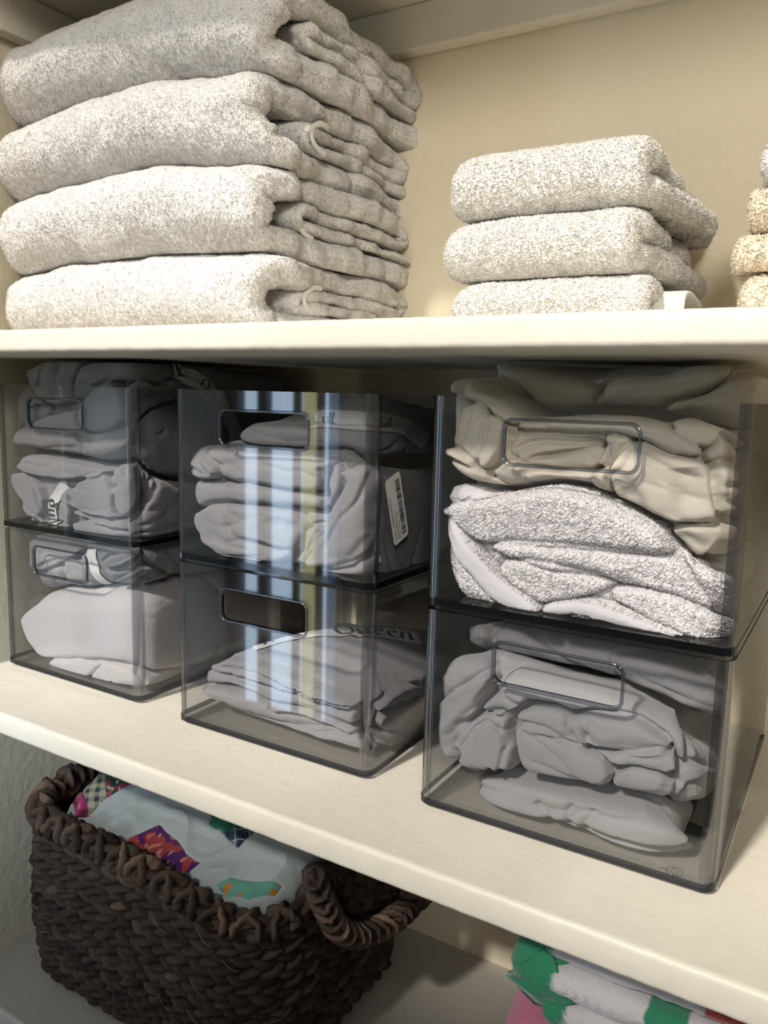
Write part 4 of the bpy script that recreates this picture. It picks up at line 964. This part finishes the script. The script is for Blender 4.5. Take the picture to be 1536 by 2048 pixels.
# ---- lower middle bin: flat folded sheet with the Queen band
box, zf, zc = inner('M', 0)
W = Wrap(box[0][0] + .008, box[0][1] - .008, box[1][0] + .026, box[1][1] - .012, rc=.02)
C = lambda *p: W.px(380, 1200, 3.2, p)
qs, qf = bundle('bed_sheet', 'flat folded grey sheet with a white Queen size band, alone in the lower middle bin', W,
       C((60, 470), (130, 425), (200, 395), (260, 350), (430, 365), (600, 410), (730, 475), (820, 495), (960, 575), (1080, 640), (1200, 620), (1320, 560), (1460, 500)),
       C((90, 480), (110, 560), (130, 650), (330, 730), (560, 790), (850, 868), (1000, 890), (1150, 940), (1330, 950), (1460, 850)) + np.array([0, -.004]), M_GREY,
       flaps=[(C((130, 660), (180, 600), (330, 660), (560, 750), (760, 800), (1060, 800), (1160, 940), (1000, 900), (850, 870), (560, 790), (330, 725)), .006, .008, .0),
              (C((110, 555), (200, 520), (400, 560), (560, 640), (730, 660), (900, 720), (1080, 790), (1080, 830), (760, 800), (560, 752), (330, 665), (170, 605)), .006, .008, .003),
              (C((560, 650), (730, 665), (900, 720), (1090, 795), (1090, 850), (900, 760), (700, 700), (560, 690)), .003, .004, .006),
              (C((82, 465), (130, 430), (300, 440), (450, 480), (620, 520), (800, 580), (1000, 640), (1090, 670), (1085, 795), (880, 715), (700, 655), (560, 635), (400, 555), (240, 510), (110, 545)), .007, .010, .005),
              (C((135, 430), (200, 395), (420, 420), (560, 450), (740, 520), (900, 580), (1080, 660), (1080, 680), (800, 590), (620, 528), (450, 485), (300, 445)), .003, .004, .010),
              (C((200, 395), (250, 370), (430, 390), (560, 425), (740, 495), (900, 560), (1080, 640), (1090, 665), (900, 590), (740, 530), (560, 455), (420, 420)), .003, .004, .012),
              (C((1180, 770), (1290, 660), (1460, 620), (1460, 700), (1330, 830), (1250, 835)), .007, .010, .002), (C((1160, 840), (1330, 840), (1345, 950), (1290, 955), (1180, 890)), .006, .006, .002), (C((1140, 690), (1300, 580), (1460, 530), (1460, 620), (1280, 660)), .006, .008, .004)],
       creases=[(C((1180, 880), (1260, 910), (1240, 940)), .002, -.003), (C((1200, 850), (1300, 920)), .002, -.003), (C((1300, 690), (1310, 830)), .003, -.003)],
       amp=.0009, fr=(16, 40), seed=181, clampbox=box, zlo=zf, rt=.006, rb=.010, crown=.022, group=GR)
qt = float(np.mean(qf['zt'][(qf['s'] > .03) & (qf['s'] < .17)]))
from mathutils.bvhtree import BVHTree
bvq = BVHTree.FromObject(qs, bpy.context.evaluated_depsgraph_get())
def on_top(q, l):
    out = []
    for x, y in q:
        h = bvq.ray_cast(Vector((x, y, .2)), Vector((0, 0, -1))); z = h[0].z if h[0] else qt
        out.append((x, y, z + l + .0008))
    P = np.array(out); return P
hits = []
for cx, cy in ((425, 1312), (480, 1300), (560, 1290), (680, 1296), (800, 1284), (920, 1282), (1020, 1284), (1120, 1296), (1240, 1318)):
    for k in range(60):
        p = at(330 + cx / 2.438, 740 + (cy + k) / 2.438, 1, 0); h = bvq.ray_cast(Vector(CAM), Vector(p - CAM).normalized())
        if h[0] and h[1].z > .35: hits.append((h[0].x, h[0].y)); break
band(qs, hits, .022, on_top, [('n', .010, .012, -.006), ('Queen', .078, .0145, -.0072)], label='white size band printed Queen', box=box)
# ---- upper left bin
box, zf, zc = inner('L', 1)
W = Wrap(box[0][0] + .006, box[0][1] - .010, box[1][0] + .014, box[1][1] - .01)
C = lambda *p: W.px(0, 690, 2.73, p)
lowt = C((-60, 720), (0, 680), (60, 612), (200, 590), (430, 625), (560, 660), (690, 642), (760, 668), (940, 740), (1150, 770))
ut, fut = bundle('bed_sheet', 'bulging grey sheet heaped above the rim of the upper left bin', W,
       C((-60, 330), (0, 320), (20, 290), (100, 210), (130, 132), (190, 116), (260, 62), (480, 56), (700, 62), (900, 66), (1120, 80), (1300, 150)), lowt + np.array([0, .005]), M_GREYD,
       flaps=[(C((745, 330), (800, 300), (950, 250), (1250, 250), (1250, 720), (945, 712), (770, 652), (730, 560)), .004, .050, .0),
              (C((0, 325), (120, 215), (240, 272), (272, 372), (150, 442), (100, 542), (50, 442)), .008, .012, .002),
              (C((128, 132), (200, 115), (270, 62), (420, 60), (480, 92), (440, 202), (420, 302), (330, 342), (230, 272), (190, 162)), .009, .016, .004),
              (C((170, 310), (330, 342), (440, 330), (450, 440), (180, 440)), .001, .006, -.006),
              (C((240, 402), (450, 342), (450, 422), (490, 482), (700, 452), (742, 442), (722, 562), (600, 655), (450, 632), (270, 582), (100, 548), (150, 452)), .011, .022, .003),
              (C((440, 205), (480, 92), (700, 70), (1000, 90), (1060, 180), (960, 172), (850, 240), (780, 192), (640, 188), (560, 225), (500, 280), (450, 300)), .006, .016, .001),
              (C((640, 186), (688, 276), (702, 452), (500, 482), (462, 382), (502, 282), (562, 226)), .008, .014, .006),
              (C((702, 212), (780, 192), (850, 242), (960, 172), (1060, 202), (1100, 262), (900, 302), (782, 362), (735, 432), (702, 302)), .008, .010, .004)],
       creases=[(C((452, 482), (490, 582)), .002, -.004), (C((722, 350), (800, 362), (900, 302)), .003, -.004), (C((270, 62), (240, 270)), .002, -.003), (C((120, 220), (200, 340)), .003, -.004), (C((860, 470), (850, 500), (900, 460)), .003, -.003), (C((350, 90), (330, 330)), .006, -.003)],
       amp=.0016, fr=(18, 26), seed=191, clampbox=box, zhi=ztop, zlo=zf + .05, rt=.020, group=GR)
bs = lambda y, z: (W.w + y - W.yf, z)
band(ut, [bs(.150, .316), bs(.185, .305), bs(.215, .285), bs(.245, .240)], .020, lambda q, l: on_surface(fut, q[:, 0], q[:, 1], l + .001), [('K', .004, .008, -.004), ('Queen', .036, .008, -.004)])
wl, fwl = bundle('bed_sheet', 'grey sheet with a white King band, flattened in the bottom of the upper left bin', W, lowt,
       C((-60, 840), (20, 835), (110, 962), (250, 1002), (430, 1020), (470, 1062), (760, 1068), (945, 1034), (1150, 990)) - np.array([0, .003]), M_GREY,
       flaps=[(C((690, 980), (770, 942), (812, 762), (850, 722), (945, 752), (1150, 800), (1150, 1000), (945, 1032), (770, 1062), (450, 1052), (430, 942)), .009, .018, .0),
              (C((100, 940), (250, 960), (420, 990), (450, 1040), (250, 1005), (110, 965)), .005, .006, .0),
              (C((20, 790), (60, 702), (120, 682), (200, 722), (272, 962), (220, 972), (100, 882), (40, 832)), .009, .014, .002),
              (C((10, 682), (60, 612), (200, 590), (420, 632), (640, 682), (560, 722), (330, 732), (110, 684), (40, 702)), .010, .012, .005),
              (C((100, 702), (180, 692), (262, 802), (252, 952), (190, 882)), .006, .009, .005),
              (C((420, 892), (560, 902), (700, 952), (722, 1012), (430, 932)), .006, .008, .004),
              (C((390, 802), (440, 762), (580, 682), (660, 762), (652, 902), (700, 952), (430, 892), (372, 842)), .010, .014, .006),
              (C((640, 702), (690, 642), (742, 662), (772, 852), (702, 952), (662, 852)), .008, .010, .005),
              (C((372, 800), (420, 770), (420, 900), (400, 1000), (370, 960)), .004, .006, .007)],
       creases=[(C((802, 702), (780, 852)), .003, -.004), (C((862, 722), (790, 862)), .003, -.004), (C((655, 690), (690, 760), (655, 780)), .003, -.005), (C((690, 650), (715, 720)), .002, -.005), (C((420, 770), (560, 800)), .002, -.003), (C((170, 690), (150, 740)), .002, -.003)],
       amp=.0016, fr=(22, 30), seed=201, clampbox=box, zlo=zf, rt=.014, crown=-.012, group=GR)
pk = C((318, 1000), (296, 930), (300, 850), (340, 780), (372, 760))
band(wl, pk, .0118, lambda q, l: on_surface(fwl, q[:, 0], q[:, 1], l + .0012), [('(ing', .004, .0085, -.0035)], label='white size band, its printed word running upwards', box=box)
# ---- lower left bin
box, zf, zc = inner('L', 0)
W = Wrap(box[0][0] + .006, box[0][1] - .012, box[1][0] + .014, box[1][1] - .01)
C = lambda *p: W.px(0, 690, 2.73, p)
ft = C((150, 1480), (200, 1395), (250, 1342), (330, 1330), (450, 1346), (520, 1326), (640, 1312), (940, 1285), (1200, 1250))
dk, fdk = bundle('bed_sheet', 'dark grey sheet with a white strap, pressed on top of the fleece blanket', W,
       C((60, 1060), (110, 1036), (440, 1090), (780, 1115), (940, 1085), (1200, 1040)), np.concatenate([C((80, 1130), (110, 1160), (200, 1250), (225, 1340)), ft[3:] + np.array([0, .0025])]), M_GREYD,
       flaps=[(C((110, 1040), (430, 1085), (470, 1132), (300, 1202), (220, 1242), (112, 1152)), .007, .012, .0), (C((230, 1200), (420, 1160), (470, 1230), (460, 1310), (250, 1260)), .006, .010, -.004),
              (C((562, 1172), (700, 1122), (780, 1112), (732, 1182), (590, 1222)), .007, .008, .002), (C((600, 1292), (720, 1252), (780, 1202), (900, 1242), (945, 1272), (700, 1322)), .007, .008, .003), (C((780, 1115), (1200, 1050), (1200, 1240), (950, 1260), (790, 1190)), .007, .014, .0)],
       creases=[(C((340, 1180), (345, 1290)), .004, -.004), (C((600, 1230), (740, 1230)), .003, -.004)],
       amp=.0018, fr=(20, 30), seed=211, clampbox=box, zlo=zf + .05, zhi=zc - .002, rt=.01, group=GR)
band(dk, C((510, 1118), (520, 1180), (555, 1312)), .0115, lambda q, l: on_surface(fdk, q[:, 0], q[:, 1], l + .0014), [], label='white woven strap', box=box)
bundle('fleece_blanket', 'rolled white fleece blanket in the lower left bin', W, ft,
       C((120, 1500), (170, 1512), (200, 1612), (260, 1702), (400, 1830), (620, 1902), (700, 1872), (850, 1880), (960, 1852), (1200, 1780)), M_FLEECE,
       flaps=[(C((260, 1702), (520, 1702), (700, 1742), (960, 1782), (1200, 1700), (1200, 1790), (960, 1852), (720, 1872), (640, 1897), (540, 1882), (400, 1822)), .006, .014, .0),
              (C((150, 1512), (200, 1402), (250, 1340), (520, 1325), (940, 1288), (1220, 1240), (1220, 1720), (850, 1782), (740, 1722), (560, 1702), (260, 1702), (180, 1612)), .010, .05, .003)],
       creases=[(C((600, 1722), (490, 1832)), .002, -.004), (C((590, 1742), (652, 1882)), .002, -.003), (C((730, 1760), (800, 1850)), .002, -.003)],
       amp=.0007, fr=(9, 12), seed=221, wk=.12, clampbox=box, zlo=zf, rt=.028, rb=.012, crown=-.012, cat='blanket')

# small moulded mark at the bottom right of the lower right bin's front
rb_ = BINS['R0']; rl = np.array(rb_.location); parts = []
for (mx_, my_, rr_) in ((1326, 1738, .0012), (1333, 1741, .0010), (1344, 1742, .0034), (1354, 1744, .0034)):
    c = at(mx_, my_, 1, BX['R'][1] - .0002); t = np.linspace(0, 2 * PI, 18)[:-1] if rr_ > .002 else np.linspace(0, PI, 8)
    parts.append(tube(np.stack([c[0] + rr_ * np.cos(t), np.full(len(t), c[1]), c[2] + rr_ * .8 * np.sin(t)], 1), .00022, 5, closed=rr_ > .002, up=(0, 1, 0)))
V, Fs = join(*parts); mk('moulded_mark', V - rl, Fs, M_ACR_EDGE, rb_)
# ------------------------------------------------------------------ woven basket on the lowest shelf
def attr_mat(name, rough=.7, bump=.3, scale=400, spec=.25, stretch=(1, 1, 1), sheen=0.0, dist=.0008):
    m, nt, out = nodes(name); L = nt.links.new
    b = N(nt, 'ShaderNodeBsdfPrincipled'); b.inputs['Roughness'].default_value = rough; b.inputs['Specular IOR Level'].default_value = spec; b.inputs['Sheen Weight'].default_value = sheen
    a = N(nt, 'ShaderNodeVertexColor', layer_name='Col'); tc = N(nt, 'ShaderNodeTexCoord'); mp = N(nt, 'ShaderNodeMapping'); mp.inputs['Scale'].default_value = stretch
    n1 = N(nt, 'ShaderNodeTexNoise'); n1.inputs['Scale'].default_value = scale; n1.inputs['Detail'].default_value = 3
    L(tc.outputs['Object'], mp.inputs['Vector']); L(mp.outputs['Vector'], n1.inputs['Vector'])
    mr = N(nt, 'ShaderNodeMapRange'); mr.inputs['To Min'].default_value = .72; mr.inputs['To Max'].default_value = 1.2; L(n1.outputs['Fac'], mr.inputs['Value'])
    mm = N(nt, 'ShaderNodeMix', data_type='RGBA', blend_type='MULTIPLY'); mm.inputs[0].default_value = 1
    L(a.outputs['Color'], mm.inputs[6]); L(mr.outputs['Result'], mm.inputs[7]); L(mm.outputs[2], b.inputs['Base Color'])
    bp = N(nt, 'ShaderNodeBump'); bp.inputs['Strength'].default_value = bump; bp.inputs['Distance'].default_value = dist
    L(n1.outputs['Fac'], bp.inputs['Height']); L(bp.outputs['Normal'], b.inputs['Normal']); L(b.outputs[0], out.inputs[0]); return m
M_ROPE = attr_mat('dark_woven_leaf', rough=.62, bump=.6, scale=260, stretch=(1, 1, 3.5), spec=.2, dist=.0015)
M_LINER = cloth_mat('basket_inner_dark_weave', (.022, .016, .013), scale=300, bump=.4)  # very dark brown backing that closes the gaps between strands
KX0, KX1, KY0, KY1 = -.771, -.398, .066, .346
KZ = ZL + .002
bask = thing('woven_basket', 'dark brown braided leaf basket holding the patchwork quilt', 'basket', ((KX0 + KX1) / 2, (KY0 + KY1) / 2, KZ))
bl3 = np.array(bask.location)
def dip(V):
    """the rim sags towards the front right corner"""
    V = np.array(V); t = np.clip((V[:, 2] - KZ) / .19, 0, 1.1); V[:, 2] -= t * .027 * np.exp(-((V[:, 0] - KX1 + .01) / .13) ** 2 - ((V[:, 1] - KY0) / .11) ** 2); return V
def perim(inset, r=.075, step=.003):
    P = rrect(KX0 + inset, KX1 - inset, KY0 + inset, KY1 - inset, max(.02, r - inset), 12); P = np.roll(P, -(len(P) // 2), 0); return resample(np.concatenate([P, P[:1]]), step)[:-1]
def strand(path, r, seed, k=9, closed=True, flat=.62, up=None):
    """one dried-leaf strand: ribbed, uneven, slightly flattened"""
    V, Fs = tube(path, r, k, closed=closed, flat=flat, up=(0, 0, 1) if up is None else up)
    n = len(path); a = np.tile(np.arange(k), n); i = np.repeat(np.arange(n), k); a = a[:len(V)]; i = i[:len(V)]
    c = np.repeat(np.asarray(path), k, 0)
    q = np.c_[a * 1.7, i * .06, np.full(len(a), seed)]
    V[:n * k] = c + (V[:n * k] - c) * (1 + .22 * noise(q, 1.0, seed) + .12 * noise(np.c_[a * .1, i * .25, a * 0], 1.0, seed + 3))[:, None]
    t = fbm(np.c_[np.arange(n) * .03, np.full(n, seed * 7.7), np.zeros(n)], 1.0, 2, seed)
    col = np.array([.052, .036, .028])[None] * (1 + .8 * t[:, None]) + np.array([.05, .030, .016])[None] * np.clip(t - .35, 0, 1)[:, None] * 2.2
    col = np.repeat(np.clip(col, .008, 1), k, 0)
    if len(V) > len(col): col = np.concatenate([col, col[:1], col[-1:]])
    return V, Fs, col
rows = 9; pitch = .0205; parts = []; cols = []
for rI in range(rows):
    z0 = KZ + .0150 + rI * pitch * .965
    ins = .010 * (1 - math.sin(min(1, (rI + 1.5) / 5) * PI / 2)) + .004 * sst(5, 9, rI)
    P = perim(ins + .0085); n = len(P); L = np.arange(n) * .003; tot = n * .003; waves = round(tot / .060)
    T = np.roll(P, -1, 0) - np.roll(P, 1, 0); T /= np.linalg.norm(T, axis=1)[:, None]; Nn = np.stack([T[:, 1], -T[:, 0]], 1)
    for k in range(3):
        ph = 2 * PI * waves * L / tot + 2 * PI * k / 3 + rI * 1.9
        q = np.c_[np.cos(2 * PI * L / tot) * 3, np.sin(2 * PI * L / tot) * 3, np.full(n, rI * 3.1 + k)]
        vv = .0072 * np.sin(ph) + .0024 * noise(q, 4, 300 + k); rad = .0042 * np.sin(2 * ph) + .0020 * noise(q, 5, 310 + k)
        path = np.c_[P + Nn * rad[:, None], z0 + vv + .0035 * noise(np.c_[P * 6, np.full(n, 0)], 1, 320)]
        V, Fs, c = strand(path,   .0074 * (1 + .34 * noise(q, 9, 330 + rI)), rI * 3 + k); parts.append((dip(V) - bl3, Fs)); cols.append(c)
rf = np.random.default_rng(5)
for i in range(70):                                                     # loose light fibres poking out
    rI = rf.integers(0, rows); P = perim(.000); j = rf.integers(0, len(P)); m = rf.integers(4, 9); idx = (j + np.arange(m)) % len(P)
    ctr = np.array([(KX0 + KX1) / 2, (KY0 + KY1) / 2]); out = P[idx] - ctr; out /= np.linalg.norm(out, axis=1)[:, None]
    z = KZ + .009 + rI * pitch + np.linspace(-.004, .005, m) * rf.choice([-1, 1]) + rf.normal(0, .003)
    path = np.c_[P[idx] + out * (.002 + .004 * np.sin(np.linspace(0, PI, m)))[:, None], z]
    V, Fs = tube(path, .00028, 4); parts.append((dip(V) - bl3, Fs)); cols.append(np.repeat([[.30, .22, .14]], len(V), 0))
V, Fs = join(*parts); mk('basket_wall', V, Fs, M_ROPE, bask, col=np.concatenate(cols))
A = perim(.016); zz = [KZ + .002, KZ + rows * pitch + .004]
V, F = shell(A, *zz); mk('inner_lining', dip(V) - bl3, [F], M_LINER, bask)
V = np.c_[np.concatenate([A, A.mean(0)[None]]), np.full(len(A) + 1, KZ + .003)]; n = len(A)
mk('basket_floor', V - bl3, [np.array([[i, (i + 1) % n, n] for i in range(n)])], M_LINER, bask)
# rim: twisted core with crossing wraps
def coil(path, r, seed, closed, pitch_=.034, wrap=.0074, cross=True):
    parts = []; cols = []; n = len(path)
    T = (np.roll(path, -1, 0) - np.roll(path, 1, 0)) if closed else np.gradient(path, axis=0); T /= np.linalg.norm(T, axis=1)[:, None]
    U = np.cross(T, [0, 0, 1.0]); U /= np.linalg.norm(U, axis=1)[:, None] + 1e-9; B = np.cross(U, T)
    stp = np.linalg.norm(np.diff(path, axis=0), axis=1).mean(); L = np.arange(n) * stp
    for k in range(2):
        a = 2 * PI * L / .07 + k * PI; p = path + (np.cos(a)[:, None] * U + np.sin(a)[:, None] * B) * r * .42
        V, Fs, c = strand(p, r * .72, seed + k, closed=closed); parts.append((V, Fs)); cols.append(c)
    cnt = int(L[-1] / pitch_)
    for j in range(cnt):
        for sgn in ((1, -1) if cross else (1,)):
            c0 = (j + .3 * noise(np.array([[j * .7, seed, 0]]), 1, 3)[0]) * pitch_; ph = np.linspace(0, 2 * PI, 26)[:-1]
            u = np.clip(c0 + sgn * .010 * np.cos(ph) + pitch_ * .5, 0, L[-1]); i = np.minimum((u / stp).astype(int), n - 1)
            p = path[i] + (np.cos(ph)[:, None] * U[i] + np.sin(ph)[:, None] * B[i]) * r * 1.0
            rad = p - path[i]
            V, Fs, c = strand(p, wrap, seed + j * 2 + sgn + 40, k=7, flat=.45, up=T[i]); parts.append((V, Fs)); cols.append(c * 1.15)
    V, Fs = join(*parts); return V, Fs, np.concatenate(cols)
P = perim(.010, step=.004); rz = KZ + rows * pitch + .004
path = np.c_[P, rz + .004 * noise(np.c_[P * 8, P[:, 0] * 0], 1, 9)]
V, Fs, c = coil(path, .0085, 70, True, pitch_=.031); mk('rim', dip(V) - bl3, Fs, M_ROPE, bask, col=c)
hp = smooth_path([(-.402, .135, -.138), (-.392, .137, -.165), (-.380, .150, -.205), (-.366, .19, -.222), (-.350, .25, -.215), (-.342, .295, -.185), (-.355, .322, -.150), (-.400, .330, -.138)], 3)
V, Fs, c = coil(resample(hp, .004), .0085, 90, False, pitch_=.011, wrap=.0050, cross=False); mk('handle', V - bl3, Fs, M_ROPE, bask, col=c)['label'] = 'rope wrapped side handle'

# ------------------------------------------------------------------ patchwork quilt lying in the basket
QX0, QX1, QY0, QY1 = KX0 + .028, KX1 - .028, KY0 + .028, KY1 - .028
def qh(x, y):
    u = np.clip((x - QX0) / (QX1 - QX0), 0, 1); v = np.clip((y - QY0) / (QY1 - QY0), 0, 1)
    e = 1 - (1 - np.minimum(1, np.minimum(u, 1 - u) / .10)) ** 2.2; f = 1 - (1 - np.minimum(1, np.minimum(v / .06, (1 - v) / .18))) ** 2.2
    return -.190 + .022 * np.sqrt(np.clip(f * e, 0, 1)) + (.078 * v ** .8 - .012 * u * (1 - v)) * np.sqrt(np.clip(e, 0, 1)) * np.clip(f * 1.2, 0, 1)
def q_at(px, py):
    lo, hi = -.25, -.02
    for _ in range(40):
        z = (lo + hi) / 2; p = at(px, py, 2, z)
        if p[2] > qh(p[0], p[1]): hi = z
        else: lo = z
    p = at(px, py, 2, (lo + hi) / 2); return p[:2]
q1 = lambda *p: np.array([q_at(x / 3.491, 1480 + y / 3.491) for x, y in p]); q2 = lambda *p: np.array([q_at(420 + x / 3.339, 1600 + y / 3.339) for x, y in p])
PATCH = [('maroon', q1((300, 420), (480, 300), (690, 165), (770, 150), (770, 240), (600, 330), (400, 440))),
         ('plaid1', q1((380, 390), (520, 330), (690, 240), (760, 380), (590, 500), (480, 470))), ('pink', q1((470, 295), (690, 180), (700, 235), (500, 345))),
         ('rose', q1((330, 410), (470, 365), (580, 510), (470, 530), (380, 470))), ('floral', q1((690, 240), (760, 155), (980, 265), (745, 400))),
         ('floral2', q1((850, 700), (1110, 585), (1240, 690), (1310, 800), (1415, 880), (1350, 945), (1240, 930), (1050, 795))),
         ('plaid2', q2((-30, 55), (0, 25), (90, 60), (20, 115))), ('green', q2((20, 112), (80, 55), (160, 70), (250, 122), (90, 222), (-10, 165))), ('plaid3', q2((90, 222), (245, 122), (335, 165), (190, 322))),
         ('yellow', q2((545, 250), (640, 285), (620, 348), (490, 332))), ('aqua', q2((80, 610), (160, 550), (300, 572), (470, 600), (430, 690), (290, 730), (160, 700)))]
def pcol(kind, P, z):
    n1 = noise(np.c_[P, z], 75, 3); n2 = noise(np.c_[P, z], 150, 8); P = np.c_[P[:, 0], P[:, 1] + z]
    mixc = lambda a, b, t: np.array(a)[None] * (1 - t[:, None]) + np.array(b)[None] * t[:, None]
    if kind == 'green': return mixc((.03, .22, .14), (.04, .27, .18), (n1 + 1) / 2)
    if kind == 'pink': return mixc((.38, .13, .15), (.46, .18, .19), (n1 + 1) / 2)
    if kind == 'maroon': return mixc((.15, .012, .05), (.26, .03, .10), sst(-.1, .3, n1))
    if kind == 'rose': return mixc(mixc((.12, .02, .04), (.46, .04, .20), sst(-.25, .1, n1)), (.62, .25, .38), sst(.35, .6, n2))
    if kind == 'floral': return mixc(mixc((.03, .06, .035), (.36, .05, .09), sst(0, .2, n1)), (.55, .50, .45), sst(.3, .45, n2))
    if kind == 'floral2': return mixc(mixc((.42, .06, .07), (.10, .02, .16), sst(.05, .2, n1)), (.62, .28, .22), sst(.2, .5, n2))
    if kind == 'yellow': return mixc((.62, .46, .04), (.55, .22, .05), sst(.2, .4, n2))
    if kind == 'aqua': return mixc(mixc((.16, .46, .38), (.60, .26, .06), sst(.25, .4, n1)), (.06, .28, .36), sst(.25, .4, noise(np.c_[P, P[:, 0] * 0], 60, 14)))
    a = .6; X = P[:, 0] * math.cos(a) + P[:, 1] * math.sin(a); Y = -P[:, 0] * math.sin(a) + P[:, 1] * math.cos(a)
    sx = (np.mod(X, .016) < .007) * 1.0; sy = (np.mod(Y, .016) < .007) * 1.0; lx = (np.mod(X + .004, .016) < .0012) | (np.mod(Y + .004, .016) < .0012)
    base = {'plaid1': ((.50, .50, .46), (.03, .05, .055)), 'plaid2': ((.05, .09, .09), (.02, .022, .025)), 'plaid3': ((.05, .09, .15), (.012, .018, .07))}[kind]
    c = mixc(base[0], base[1], np.clip(sx * .6 + sy * .5, 0, 1)); c[lx] = (.5, .42, .12) if kind == 'plaid1' else (.55, .58, .58); return c
nx, ny = 680, 540
gx, gy = np.meshgrid(np.linspace(QX0, QX1, nx), np.linspace(QY0, QY1, ny)); P = np.stack([gx.ravel(), gy.ravel()], 1)
Z = qh(P[:, 0], P[:, 1]); p3 = np.c_[P, P[:, 0] * 0]
Z += .004 * noise(p3, 14, 2) + .0022 * ridged(p3, 26, 5, .02) + .0008 * noise(p3, 90, 6)
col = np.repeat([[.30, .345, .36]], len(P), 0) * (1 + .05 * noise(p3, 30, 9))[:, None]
for kind, Q in PATCH:
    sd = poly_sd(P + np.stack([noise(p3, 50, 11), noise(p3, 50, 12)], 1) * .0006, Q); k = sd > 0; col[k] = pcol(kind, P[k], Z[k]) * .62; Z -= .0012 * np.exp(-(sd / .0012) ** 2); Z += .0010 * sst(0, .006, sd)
hu, hv = (QX1 - QX0) / 2, (QY1 - QY0) / 2; cu, cv = (QX0 + QX1) / 2, (QY0 + QY1) / 2
u_, v_ = (P[:, 0] - cu) / hu, (P[:, 1] - cv) / hv
P = np.stack([cu + hu * u_ * np.sqrt(1 - .22 * v_ ** 4), cv + hv * v_ * np.sqrt(1 - .22 * u_ ** 4)], 1)
Vq = np.c_[P, Z]; F = gridF(ny, nx, False)
bot = np.c_[P[:, 0], P[:, 1], np.full(len(P), KZ + .006)]
# hem the mesh down to the basket floor so it has a body
ring = np.concatenate([np.arange(nx), np.arange(1, ny) * nx + nx - 1, (ny - 1) * nx + np.arange(nx - 2, -1, -1), np.arange(ny - 2, 0, -1) * nx])
Vb = bot[ring]; m = len(ring); j = np.arange(m); off = len(Vq)
Fb = np.stack([ring[j], off + j, off + (j + 1) % m, ring[(j + 1) % m]], 1)
Fc = np.stack([off + (j + 1) % m, off + j, np.full(m, off + m)], 1)
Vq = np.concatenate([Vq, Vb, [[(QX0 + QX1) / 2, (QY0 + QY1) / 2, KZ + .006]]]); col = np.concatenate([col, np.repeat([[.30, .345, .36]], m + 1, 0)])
M_QUILT = attr_mat('patchwork_cotton', rough=.85, bump=.2, scale=700, spec=.1, sheen=.2)
q = mk('patchwork_quilt', Vq, [F, Fb, Fc], M_QUILT, col=col)
tag(q, 'white patchwork quilt with plaid, floral and green patches, heaped in the dark basket', 'quilt'); origin_to(q, ((QX0 + QX1) / 2, (QY0 + QY1) / 2, KZ + .006))

# ------------------------------------------------------------------ striped towels at the lower right
def layered(name, label, layers, mat, group, seed):
    parts = []; cols = []
    for (x0, x1, y0, D, z, r, cf, wv) in layers:
        Ro = r * 1.0
        path = np.array([(y0 + D, z), (y0 + D * .5, z + .001), (y0 + r, z)])
        V, Fs, S = slab(path, r, x0, x1, .0022); Fs = orient(V, Fs); nr = vnorm(V, Fs)
        V = V + nr * (.0028 * noise(V, 16, seed) + .0012 * noise(V, 50, seed + 1))[:, None]
        V[:, 2] += wv * noise(np.c_[V[:, 0], V[:, 1] * .4, V[:, 0] * 0], 12, seed + 3)
        V[:, 0] += .006 * noise(V * [0, 1, 3], 24, seed + 4) * sst(x0 + .03, x0, V[:, 0])
        # weave ribs
        V += nr * (.00022 * np.sin(V[:, 0] * 2600 + V[:, 2] * 2600) * np.sin(V[:, 1] * 1900 + V[:, 2] * 1900))[:, None]
        parts.append((V, Fs)); cols.append(cf(V)); seed += 7
    V, Fs = join(*parts); o = mk(name, V, Fs, mat, col=np.concatenate(cols)); tag(o, label, 'towel', group)
    lo = V.min(0); hi = V.max(0); origin_to(o, ((lo[0] + hi[0]) / 2, (lo[1] + hi[1]) / 2, lo[2])); return o
GRN, WHT, RED, PNK = (.03, .20, .11), (.52, .50, .53), (.40, .05, .035), (.60, .19, .30)
def bands(*st):
    def f(V):
        x = V[:, 0] + .0007 * noise(V, 60, 77) ; c = np.repeat([st[0][1]], len(V), 0).astype(float)
        for x0, cc in st[1:]: c[x > x0] = cc
        return c
    return f
M_STRIPE = attr_mat('striped_cotton_weave', rough=.9, bump=.5, scale=900, spec=.1, sheen=.3)
layered('striped_towel', 'green, white and red striped towel folded on top of the pink one', [
    (-.181, -.124, .052, .18, -.0905, .0265, bands((-1, GRN)), .002),
    (-.152, .06, .047, .20, -.1055, .0105, bands((-1, GRN), (-.134, WHT), (-.089, GRN), (-.068, WHT)), .003),
    (-.156, .06, .050, .19, -.0850, .0100, bands((-1, GRN), (-.145, WHT), (-.085, GRN), (-.060, WHT)), .003),
    (-.154, .06, .058, .18, -.0655, .0095, bands((-1, GRN), (-.149, WHT), (-.052, RED)), .002)], M_STRIPE, None, 400)
layered('striped_towel', 'pink and white striped towel under the green striped one', [
    (-.182, .06, .044, .22, ZL + .024, .0225, bands((-1, PNK), (-.146, WHT)), .0), (-.180, .06, .044, .22, ZL + .069, .0225, bands((-1, PNK), (-.146, WHT)), .0),
    (-.184, .06, .042, .22, ZL + .112, .0225, bands((-1, PNK), (-.146, WHT)), .0), (-.182, .06, .040, .22, -.1190 - .0275, .0225, bands((-1, PNK), (-.146, WHT)), .003), ], M_STRIPE, None, 440)
